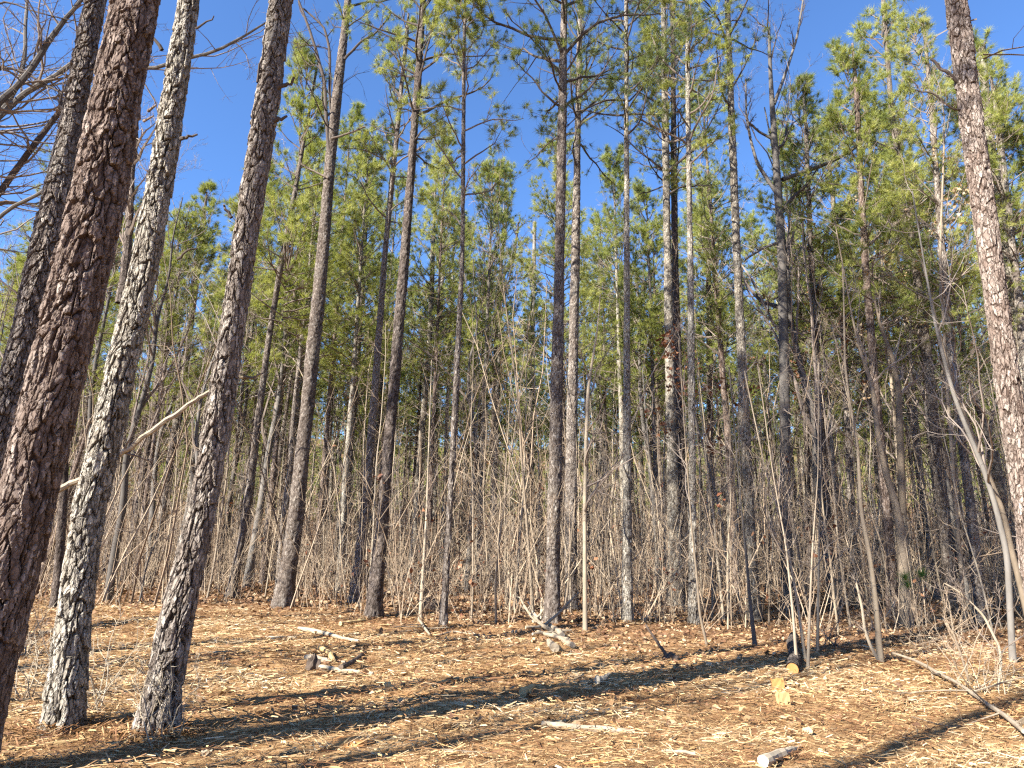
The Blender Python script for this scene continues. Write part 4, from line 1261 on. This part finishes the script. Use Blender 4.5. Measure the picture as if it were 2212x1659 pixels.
for u, Y in spots:
    d = ray(u, 1185)
    hi.append(dict(x=d[0] / d[1] * Y, y=float(Y)))
visible_gap_labels(hi, 'bare hardwood', 'bare hardwood far back')
for i, it in enumerate(hi):
    H, sm, cm = HARDS[i % 4]
    sc = rng.uniform(0.85, 1.15)
    root = thing('hardwood_tree', it['label'], 'tree', (it['x'], it['y'], float(gh(it['x'], it['y']))), rng.uniform(0, 6.28), 'bare hardwoods among the pines')
    root.scale = (sc, sc, sc)
    link_mesh('stem', sm, root); link_mesh('twig_crown', cm, root)

# ------------------------------------------------------------------ brush between the trunks, and the woods beyond
def build_thicket():
    rng = np.random.default_rng(900)
    mb = MB()
    n = 1300
    y = 14.5 + 40 * rng.uniform(0, 1, n) ** 0.9; x = rng.uniform(-1, 1, n) * (y * 0.84 + 1)
    ok = edge_of_clearing(x, y) > 0.5
    # the lit lane on the left stays open
    x, y = x[ok], y[ok]; n = len(x)
    base = np.stack([x, y, gh(x, y) - 0.03], 1)
    k = 5
    b = np.repeat(base, k, 0) + rng.normal(0, 0.12, (n * k, 3)) * [1, 1, 0]
    D = norm(rng.normal(0, 0.30, (n * k, 3)) * [1, 1, 0.2] + [0, 0, 1])
    L = rng.uniform(0.5, 1, n * k) * np.repeat(rng.uniform(0.6, 5.2, n), k)
    P, R = walk(b, D, L, 0.0035 + 0.0022 * L, 5, rng, 0.1, 0.45)
    rv = rng.uniform(0.2, 0.9, n * k)
    add_tubes(mb, P, R, 3, 0, rv)
    P2, R2 = shoots(P, R, 4, 0.25, 1.0, 0.8, 0.5, 4, rng, 0.2, 0.5, minr=0.0035)
    add_tubes(mb, P2, R2, 3, 0, np.repeat(rv, 4))
    P3, R3 = shoots(P2, R2, 2, 0.25, 1.0, 0.8, 0.6, 3, rng, 0.2, 0.5, minr=0.0035)
    add_tubes(mb, P3, R3, 3, 0, np.repeat(rv, 8))
    # slender whips, as tall as a room
    m = 1500
    y = 17 + 55 * rng.uniform(0, 1, m) ** 0.8; x = rng.uniform(-1, 1, m) * (y * 0.84 + 1)
    b = np.stack([x, y, gh(x, y) - 0.03], 1)
    L = rng.uniform(3, 10, m)
    P, R = walk(b, norm(rng.normal(0, 0.12, (m, 3)) + [0, 0, 1]), L, 0.006 + 0.0030 * L, 8, rng, 0.2, 0.33)
    rv = rng.uniform(0.1, 1.15, m)
    add_tubes(mb, P, R, 4, 0, rv)
    P2, R2 = shoots(P, R, 6, 0.3, 1.0, 0.9, 0.18, 4, rng, 0.2, 0.5, minr=0.0045)
    add_tubes(mb, P2, R2, 3, 0, np.repeat(rv, 6))
    tips = np.concatenate([P3[:, -1], P2[:, -1]])
    q = tips[rng.integers(0, len(tips), 5200)]
    q = q[(q[:, 0] > -0.25 * q[:, 1] + rng.normal(0, 2, len(q)))]
    q = np.repeat(q[::4], 4, 0) + rng.normal(0, 0.12, (len(q[::4]) * 4, 3))
    add_leaves(mb, q, 0.10, rng, 1, 0.8)
    o = mb.obj('undergrowth', [BRUSHTWIG, LEAF_DEAD])
    tag(o, 'tangle of bare brown brush and whips between the trunks', 'undergrowth', kind='stuff')


def build_far_woods():
    rng = np.random.default_rng(950)
    mb = MB()
    n = 760
    y = 60 + 95 * rng.uniform(0, 1, n) ** 0.8; x = rng.uniform(-1, 1, n) * (y * 0.86 + 4)
    # unseen pines added behind the viewer's right shoulder and to the right, blocking skylight
    k = 70
    aa = np.radians(rng.uniform(-95, 38, k)); dd = rng.uniform(13, 42, k)
    x = np.concatenate([x, dd * np.cos(aa)]); y = np.concatenate([y, dd * np.sin(aa)]); n = len(x)
    H = rng.uniform(16, 22, n); base = np.stack([x, y, gh(x, y) - 0.1], 1)
    t = np.linspace(0, 1, 5)[None, :, None]
    lean = rng.normal(0, 0.25, (n, 1, 3)) * [1, 1, 0]
    P = base[:, None] + t * (np.array([0, 0, 1.0]) * H[:, None, None]) + lean * t
    R = rng.uniform(0.11, 0.19, n)[:, None] * np.linspace(1, 0.25, 5)[None]
    add_tubes(mb, P, R, 6, 0, rng.uniform(0.3, 0.9, n))
    nb = 70
    rel = rng.uniform(0, 1, (n, nb))
    lowest = np.where(y > 100, 0.06, np.where(y > 80, 0.18, 0.30))[:, None]
    z = H[:, None] * (lowest + (1 - lowest) * rel)
    rad = 2.6 * (0.25 + 0.75 * (1 - rel) ** 0.8) * rng.uniform(0.15, 1, (n, nb)) ** 0.6
    az = rng.uniform(0, 6.28, (n, nb))
    C = base[:, None] + np.stack([rad * np.cos(az), rad * np.sin(az), z], -1)
    D = norm(np.stack([np.cos(az), np.sin(az), np.full(az.shape, 0.5)], -1))
    f = MB()
    add_needles(mb, C.reshape(-1, 3), D.reshape(-1, 3), 15, 0.65, 0.055, rng, 0.9, 1)
    # thin stems between them
    m = 1500
    y = 58 + 70 * rng.uniform(0, 1, m); x = rng.uniform(-1, 1, m) * (y * 0.86 + 2)
    b = np.stack([x, y, gh(x, y) - 0.1], 1)
    Pw, Rw = walk(b, norm(rng.normal(0, 0.06, (m, 3)) + [0, 0, 1]), rng.uniform(4, 11, m), rng.uniform(0.02, 0.055, m), 4, rng, 0.1, 0.15)
    add_tubes(mb, Pw, Rw, 3, 2, rng.uniform(0, 1, m))
    o = mb.obj('far_woods_and_sky_blockers', [BARK, NEEDLE, BRUSHTWIG])
    tag(o, 'far pine woods closing the view behind all the countable trunks, plus unseen added skylight-blocking pines', 'woods', kind='stuff')


build_thicket()
build_far_woods()

# ------------------------------------------------------------------ what lies on the ground
def stick(pts, label, cat='branch', name='fallen_branch', mat=DEADWOOD, lift=0.02, twigs=0, seed=1, sides=9, group=None, zs=None):
    """a stick lying on the floor along picture points; zs raises its points off the ground"""
    P, R = [], []
    for i, (u, v, w) in enumerate(pts):
        g = ground_at(u, v)
        h = 0 if zs is None else zs[i]
        if h:
            base_y = ground_at(pts[0][0], pts[0][1])[1]
            g, _ = at_depth(u, v, base_y + h)
        t = np.linalg.norm(g - [0, 0, CAMZ])
        r = w * t / FPX / 2
        P.append(g + [0, 0, (r * 0.6 + lift) if not h else 0]); R.append(r)
    P = np.array(P); b = P[0].copy(); b[2] = float(gh(b[0], b[1]))
    pr = resample(np.concatenate([P - b, np.array(R)[:, None]], 1), max(10, 4 * len(P)))
    rng = np.random.default_rng(seed)
    pr[:, :3] += np.cumsum(rng.normal(0, 0.004, (len(pr), 3)), 0)
    pr[:, 3] *= rng.uniform(0.85, 1.15, len(pr))
    root = thing(name, label, cat, tuple(b), group=group)
    V, F = tubes(pr[None, :, :3], pr[None, :, 3], sides)
    V = V + rng.normal(0, 0.06, V.shape) * np.repeat(pr[:, 3], sides)[:, None]
    mb = MB(); mb.add(V, F, 0, 0.5)
    for e0, c in ((0, pr[0, :3]), (len(V) - sides, pr[-1, :3])):
        mb.add(np.vstack([V[e0:e0 + sides], c]), np.array([[i, (i + 1) % sides, sides] for i in range(sides)]), 0, 0.9)
    mb.obj('shaft', [mat], root, smooth=False)
    if twigs:
        Pw, Rw = pr[None, :, :3], pr[None, :, 3]
        tw = MB()
        P2, R2 = shoots(Pw, Rw, twigs, 0.3, 1.0, 0.7, 0.35, 6, rng, 0.15, 0.4, minr=0.004)
        add_tubes(tw, P2, R2, 4, 0, 0.6)
        P3, R3 = shoots(P2, R2, 3, 0.3, 1.0, 0.7, 0.5, 4, rng, 0.1, 0.4, minr=0.003)
        add_tubes(tw, P3, R3, 3, 0, 0.6)
        tag(tw.obj('twig_spray', [mat], root), kind='stuff')
    return root


stick([(645, 1362, 8), (690, 1371, 8), (735, 1384, 7), (777, 1392, 5)], 'straight pale pole lying on the mulch below the swollen-footed tall pine', 'pole', 'fallen_pole', seed=2)
stick([(1168, 1572, 10), (1220, 1577, 14), (1290, 1584, 12), (1372, 1592, 9)], 'long bleached branch lying flat across the front of the mulch', seed=3)
stick([(1650, 1662, 22), (1690, 1640, 16), (1726, 1616, 5)], 'bleached pointed branch end at the bottom edge of the picture', seed=4)
stick([(1930, 1427, 4), (1990, 1448, 5), (2048, 1480, 6), (2090, 1500, 5), (2142, 1540, 6), (2180, 1566, 7), (2225, 1602, 8)], 'long bent fallen branch with twigs at the lower right', mat=SAPBARK, twigs=10, seed=5, lift=0.10)
stick([(1443, 1424, 7), (1420, 1388, 6), (1396, 1350, 4)], 'thin dark broken stick leaning up out of the mulch', 'stick', 'leaning_stick', DARKWOOD, seed=6, zs=(0, 0.1, 0.2))
stick([(990, 1471, 7), (935, 1482, 7)], 'yellowish split slab lying below the thin forward pine, half in shadow', 'slab', 'wood_slab', FRESHWOOD, seed=7)
stick([(575, 1378, 3), (640, 1381, 3)], 'thin pale twig lying flat left of the straight pale pole', 'twig', 'fallen_twig', seed=8)
stick([(735, 1352, 9), (790, 1345, 6)], 'fresh yellow slab beside the straight pale pole', 'slab', 'wood_slab', FRESHWOOD, seed=9)
stick([(660, 1428, 12), (700, 1432, 13), (748, 1436, 8)], 'thick bleached slab in the heap of broken wood on the left of the mulch', 'slab', 'wood_slab', DEADWOOD, seed=10)
stick([(690, 1412, 8), (712, 1424, 10), (722, 1438, 9)], 'short upright-tilted pale splinter in the heap of broken wood', 'splinter', 'wood_splinter', FRESHWOOD, seed=11, lift=0.06)
stick([(735, 1455, 12), (760, 1442, 9), (790, 1418, 5)], 'dark rotten branch stretched through the heap of broken wood', 'branch', 'fallen_branch', DARKWOOD, seed=12, lift=0.05)
stick([(690, 1447, 8), (740, 1455, 7), (800, 1462, 5)], 'bleached root-like piece along the bottom of the heap of broken wood', 'branch', 'fallen_branch', seed=13)
stick([(1430, 1628, 5), (1470, 1634, 6), (1510, 1640, 5)], 'small bleached splinter lying near the bottom edge right of the middle', 'splinter', 'wood_splinter', DEADWOOD, seed=14)
stick([(1130, 1508, 18), (1140, 1494, 16), (1152, 1478, 5)], 'upright yellow splinter standing in a trunk shadow mid-mulch', 'splinter', 'wood_splinter', FRESHWOOD, seed=15, zs=(0, 0.08, 0.14))
stick([(1290, 1478, 14), (1305, 1466, 12), (1318, 1452, 4)], 'weathered barky chunk with a raised tip where two shadows meet', 'chunk', 'wood_chunk', DEADWOOD, seed=16, zs=(0, 0.06, 0.12))
stick([(940, 1378, 4), (980, 1368, 4), (1030, 1372, 3)], 'pale crooked twig beneath the thin forward pine', 'twig', 'fallen_twig', twigs=4, seed=17)
stick([(905, 1345, 5), (912, 1360, 5), (925, 1380, 4)], 'pale bent stick at the foot of the crooked sapling', 'stick', 'fallen_stick', seed=18, lift=0.05, twigs=3)
stick([(1360, 1347, 5), (1390, 1342, 5), (1428, 1330, 4)], 'pale stick lying right of the foot of the pencil-straight pine', 'stick', 'fallen_stick', seed=19, twigs=3)
# brush pile by the stout middle pine
for i, (a, bb, w, z) in enumerate([((1122, 1290), (1160, 1352), 5, 0.3), ((1150, 1325), (1196, 1372), 6, 0.2), ((1180, 1352), (1215, 1382), 9, 0.02), ((1160, 1340), (1140, 1300), 4, 0.3),
                                   ((1175, 1360), (1250, 1280), 5, 0.4), ((1150, 1350), (1180, 1310), 4, 0.3), ((1162, 1372), (1228, 1392), 7, 0.02), ((1190, 1376), (1238, 1405), 8, 0.02),
                                   ((1135, 1362), (1200, 1358), 4, 0.1), ((1185, 1395), (1200, 1412), 12, 0.01), ((1150, 1378), (1236, 1370), 4, 0.1), ((1168, 1345), (1168, 1292), 3, 0.3)]):
    mid = ((a[0] + bb[0]) / 2, (a[1] + bb[1]) / 2)
    lo, hi_ = (a, bb) if a[1] > bb[1] else (bb, a)
    stick([(lo[0], lo[1], w * 1.35), (mid[0], mid[1], w * 1.2), (hi_[0], hi_[1], w * .7)], 'bleached stick thrown on the pale brush pile before the stout middle pine', 'stick', 'brush_stick', DEADWOOD, seed=300 + i, group='sticks of the pale brush pile', twigs=4 if w < 7 else 0, zs=(0, z * .4, z) if z > 0.15 else None, lift=0.05)


# the cut log with its orange face
def cut_log():
    a, bq = ground_at(1713, 1459), ground_at(1716, 1385)
    r = 0.085
    root = thing('cut_log', 'rough grey log with an orange sawn face pointing at the viewer', 'log', tuple(a))
    d = bq - a
    P = np.array([[0, 0, r * .9], d * .3 + [0.04, 0, r], d * .7 + [-0.03, 0, r], d + [0, 0, r]])
    m = trunk_mb(P, np.array([r, r, r * .95, r * .9]), 40, 0.02, 0.016, 0.05, 0.09, 77, flare=0.0)
    m.obj('bark', [BARK_DARK], root)
    t = norm(P[1] - P[0]); u = norm(np.cross(t, [0, 0, 1])); w = np.cross(u, t)
    c = P[0] - t * 0.004
    aa = np.linspace(0, 2 * np.pi, 20, endpoint=False)
    ring = c + (np.cos(aa)[:, None] * u + np.sin(aa)[:, None] * w) * r * 0.90
    back = ring + t * 0.05
    f = MB(); f.add(np.vstack([ring, back, c]), np.array([[i, (i + 1) % 20, 40] for i in range(20)]), 0, 0.5)
    f.F.append((np.array([[i, i + 20, (i + 1) % 20 + 20, (i + 1) % 20] for i in range(20)]), 0))
    f.obj('sawn_face', [ORANGEWOOD], root)


cut_log()


def block(u, v, w, h, label, mat, seed, name='wood_block', cat='block', yaw=0.1, thick=0.05, lean=-0.2):
    """a split or sawn block with uneven corners and edges"""
    g = ground_at(u, v)
    t = np.linalg.norm(g - [0, 0, CAMZ])
    W, Hh = w * t / FPX, h * t / FPX
    rng = np.random.default_rng(seed)
    xs, zs = np.linspace(-W / 2, W / 2, 5), np.linspace(-0.02, Hh, 5)
    V = []
    for yy in (-thick / 2, thick / 2):
        for z in zs:
            for x in xs:
                V.append([x * (1 - 0.12 * abs(math.sin(9 * z + seed))) + rng.normal(0, W * 0.035), yy + lean * z + rng.normal(0, thick * 0.09), z - 0.02 + (0.22 * Hh * rng.uniform(-1, 0.3) if z > Hh * 0.9 else rng.normal(0, Hh * 0.03))])
    F = []
    for k in range(4):
        for j in range(4):
            a = k * 5 + j
            F += [[a, a + 1, a + 6, a + 5], [25 + a, 25 + a + 5, 25 + a + 6, 25 + a + 1]]
    loop = [0, 1, 2, 3, 4, 9, 14, 19, 24, 23, 22, 21, 20, 15, 10, 5]
    for i in range(16):
        p, q = loop[i], loop[(i + 1) % 16]
        F.append([p, p + 25, q + 25, q])
    mb = MB(); mb.add(np.array(V), np.array(F), 0, 0.4 + 0.2 * rng.uniform())
    o = mb.obj(name, [mat], None, loc=tuple(g))
    o.rotation_euler = (0, 0, yaw)
    tag(o, label, cat)
    return o


block(1682, 1493, 25, 24, 'square orange-tan sawn block standing below the cut log', ORANGEWOOD, 1, yaw=-0.15, lean=0.25)
block(1695, 1523, 24, 24, 'smaller yellow-orange sawn block in front of the square one', FRESHWOOD, 2, yaw=0.1, lean=0.35)
block(738, 1618, 62, 16, 'torn slab of orange heartwood at the bottom edge left of the middle', ORANGEWOOD, 3, 'torn_slab', 'slab', yaw=-0.35, thick=0.10, lean=2.2)
block(840, 1493, 14, 18, 'small yellow upright chunk near a shadow left of the middle', FRESHWOOD, 4, 'wood_chunk', 'chunk', yaw=0.5, lean=0.5)
block(445, 1630, 20, 12, 'grey square-ended chunk near the foot of the stubbed near pine', DEADWOOD, 5, 'wood_chunk', 'chunk', yaw=0.3)
block(1210, 1408, 18, 16, 'pale broken chunk in front of the brush pile', FRESHWOOD, 6, 'wood_chunk', 'chunk', yaw=0.9, lean=0.6)


def lump(u, v, w, h, label, mat, seed, name, cat):
    g = ground_at(u, v)
    t = np.linalg.norm(g - [0, 0, CAMZ])
    W, Hh = w * t / FPX, h * t / FPX
    rng = np.random.default_rng(seed)
    nu, nv = 22, 11
    TH_, PH = np.meshgrid(np.linspace(0, 2 * np.pi, nu, endpoint=False), np.linspace(-0.5, np.pi / 2, nv))
    k = 1 + 0.22 * np.sin(3 * TH_ + seed) * np.cos(PH * 2) + 0.16 * np.sin(5 * TH_ - 2 * PH + seed * 2) + rng.normal(0, 0.06, TH_.shape)
    V = np.stack([np.cos(TH_) * np.cos(PH) * W / 2 * k, np.sin(TH_) * np.cos(PH) * W / 3 * k, np.sin(PH) * Hh * k], -1).reshape(-1, 3)
    j = np.arange(nv - 1)[:, None] * nu; i = np.arange(nu)[None]; i2 = (i + 1) % nu
    F = np.stack([j + i, j + i2, j + nu + i2, j + nu + i], -1).reshape(-1, 4)
    mb = MB(); mb.add(V, F, 0, 0.4)
    o = mb.obj(name, [mat], None, loc=tuple(g))
    return tag(o, label, cat)


lump(932, 1316, 46, 20, 'dark rotten stump hump left of the thin forward pine', DARKWOOD, 1, 'rotten_stump', 'stump')
lump(676, 1446, 28, 22, 'small torn grey stump in the heap of broken wood', DARKWOOD, 2, 'torn_stump', 'stump')
lump(1448, 1424, 30, 10, 'low dark tuft of debris at the foot of the leaning dark stick', DARKWOOD, 3, 'debris_clump', 'clump')
lump(823, 1368, 8, 9, 'small black stub poking out of the mulch below the dark tall pine', DARKWOOD, 4, 'black_stub', 'stub')

def needle_heaps():
    rng = np.random.default_rng(1150)
    mb = MB()
    for (bx, by) in TAKEN[:34]:
        if by > 26:
            continue
        n = 420
        a = rng.uniform(0, 2 * np.pi, n); d = 0.10 + np.abs(rng.normal(0, 0.28, n))
        x, y = bx + d * np.cos(a), by + d * np.sin(a)
        z = gh(x, y) + 0.13 * np.exp(-d / 0.22) * rng.uniform(0.3, 1, n) + 0.01
        az = rng.uniform(0, np.pi, n); L = rng.uniform(0.08, 0.22, n); w = rng.uniform(0.004, 0.009, n)
        dv = np.stack([np.cos(az), np.sin(az), rng.normal(0, 0.3, n)], 1); sv = np.stack([-np.sin(az), np.cos(az), rng.normal(0, 0.5, n)], 1)
        c = np.stack([x, y, z], 1)
        V = np.stack([c - dv * L[:, None] / 2 - sv * w[:, None] / 2, c - dv * L[:, None] / 2 + sv * w[:, None] / 2,
                      c + dv * L[:, None] / 2 + sv * w[:, None] / 2, c + dv * L[:, None] / 2 - sv * w[:, None] / 2], 1).reshape(-1, 3)
        mb.add(V, np.arange(n * 4).reshape(-1, 4), 0, np.repeat(np.clip(rng.normal(0.3, 0.2, n), 0, 1), 4))
    tag(mb.obj('fallen_needles', STRAW), 'reddish fallen needles heaped round the feet of the front trees', 'pine needles', kind='stuff')


needle_heaps()

# splinters strewn over the mulch
rng = np.random.default_rng(1200)
sm = []
for k in range(7):
    n, s = 7, 6
    z = np.linspace(0, 1, n)
    pr = np.stack([z - 0.5, 0.05 * np.sin(z * 3 + k) , 0.02 * np.cos(z * 4 + k)], 1)
    r = 0.045 * np.sin(np.clip(z * 0.9 + 0.06, 0, 1) * np.pi) ** 0.5 * (0.7 + 0.3 * rng.uniform(0, 1, n)) + 0.006
    V, F = tubes(pr[None], r[None], s)
    V = V * [1, 1, 0.5] + rng.normal(0, 0.006, V.shape)
    mb = MB(); mb.add(V, F, 0, 0.6)
    sm.append(mb.mesh('wood_splinter', [(FRESHWOOD, DEADWOOD, FRESHWOOD, DEADWOOD, DEADWOOD, ORANGEWOOD, FRESHWOOD)[k]]))
x, y = floor_points(400, rng, 5.0, 14.5, 1.0, 0.74, 0)
ok = (edge_of_clearing(x, y) < 0.4)
for x_, y_ in list(zip(x[ok], y[ok]))[:84]:
    kk = int(rng.integers(0, 7))
    o = bpy.data.objects.new('wood_splinter', sm[kk]); COL.objects.link(o)
    L = 0.14 + 0.34 * rng.uniform() ** 2
    o.location = (x_, y_, float(gh(x_, y_)) + 0.025)
    o.rotation_euler = (rng.normal(0, 0.2), rng.normal(0, 0.12), rng.uniform(-0.6, 0.8) if rng.uniform() < 0.7 else rng.uniform(0, 3.14))
    o.scale = (L, L * rng.uniform(0.5, 0.9), L * rng.uniform(0.5, 0.9))
    hue = ('fresh yellow', 'bleached', 'fresh yellow', 'bleached', 'bleached', 'orange', 'fresh yellow')[kk]
    us, _v = project((x_, y_, 0.0))
    side = 'left' if us < 740 else ('middle' if us < 1470 else 'right')
    rng_ = 'front edge' if y_ < 7.2 else ('centre' if y_ < 10.5 else 'far edge')
    tag(o, '%s torn splinter lying loose at the %s of the mulch, %s third' % (hue, rng_, side), 'splinter', 'loose splinters on the mulch')

# low bare bushes round the feet of the near left pines
for i, (u, v, h, lab) in enumerate([(70, 1510, 1.0, 'tangled grey bush at the foot of the thick dark near pine'), (40, 1420, 1.1, 'wiry bush at the left edge above the tangled grey one'),
                                    (185, 1540, 0.9, 'white forked twigs against the foot of the pale forked near pine'), (365, 1600, 0.7, 'pale sprig in front of the stubbed near pine foot'),
                                    (2120, 1500, 0.9, 'straw-coloured tussock of twigs at the lower right edge'), (1800, 1400, 1.0, 'dark wiry bush right of the four thin stems'),
                                    (1990, 1400, 1.2, 'brown wiry bush below the green pine seedling'), (1330, 1345, 0.8, 'brown wisp of brush left of the pencil-straight pine foot'),
                                    (1520, 1340, 0.9, 'brown wisp of brush right of the narrow pale pine foot'), (1430, 1345, 1.0, 'brown wisp of brush left of the twin pine feet')]):
    g = ground_at(u, v)
    rr = np.random.default_rng(1300 + i)
    k = 13
    P, R = walk(np.repeat(g[None], k, 0) + rr.normal(0, 0.1, (k, 3)) * [1, 1, 0], norm(rr.normal(0, 0.5, (k, 3)) * [1, 1, .2] + [0, 0, 0.8]), h * rr.uniform(0.5, 1.2, k), np.full(k, 0.006), 7, rr, 0.0, 0.5)
    root = thing('twiggy_bush', lab, 'bush', tuple(g))
    m = MB(); add_tubes(m, P - g, R, 5, 0, 0.6)
    tag(m.obj('bush_stem', [(DEADWOOD, HARDBARK, DEADWOOD, DEADWOOD, SAPBARK, HARDBARK, SAPBARK, SAPBARK, SAPBARK, SAPBARK)[i]], root), kind='stuff')
    P2, R2 = shoots(P - g, R, 5, 0.2, 1, 0.8, 0.5, 5, rr, 0.1, 0.5, minr=0.003)
    P3, R3 = shoots(P2, R2, 3, 0.2, 1, 0.8, 0.5, 4, rr, 0.1, 0.5, minr=0.0025)
    t = MB(); add_tubes(t, P2, R2, 4, 0, 0.5); add_tubes(t, P3, R3, 3, 0, 0.6)
    tag(t.obj('twig_spray', [(DEADWOOD, BRUSHTWIG, DEADWOOD, DEADWOOD, BRUSHTWIG, BRUSHTWIG, BRUSHTWIG, BRUSHTWIG, BRUSHTWIG, BRUSHTWIG)[i]], root), kind='stuff')

# ------------------------------------------------------------------ pines behind the camera whose shadows cross the clearing
BEHIND = [(-6.2, -1.45, 0.75, 'pine behind the viewer whose shadow crosses the lower right corner'),
          (-8.2, 1.2, 0.8, 'pine off the left edge whose shadow darkens the thick dark pine'),
          (-10.8, -0.85, 0.8, 'pine behind the one that shades the thick dark pine'),
          (-7.5, 0.27, 0.62, 'slim pine behind the viewer whose long shadow crosses the middle of the mulch'),
          (-9.2, -0.65, 0.5, 'slimmest pine behind the viewer, its shadow just above the long one'),
          (-11.6, 1.35, 0.6, 'slim pine off the left edge shading the mulch behind the pale forked pine'),
          (-13.2, 1.3, 0.6, 'slim pine off the left edge, second of the three in a line'),
          (-12.5, 2.6, 0.7, 'pine off the left edge casting the shadow below the brush pile'),
          (-11.5, 5.6, 0.8, 'pine off the left edge shading the far end of the mulch'),
          (-14.0, 4.0, 0.7, 'pine off the left edge farthest from the mulch'),
          (-15.5, 0.8, 0.7, 'pine well off the left edge, farther back than the others')]
for i, (x, y, fat, lab) in enumerate(BEHIND):
    H, z0, cm, tm = HIGH
    root = thing('pine_tree', lab, 'tree', (x, y, float(gh(x, y))), i * 1.3)
    link_mesh('trunk', tm, root, sc=(fat, fat, 1)); link_mesh('crown', cm, root)
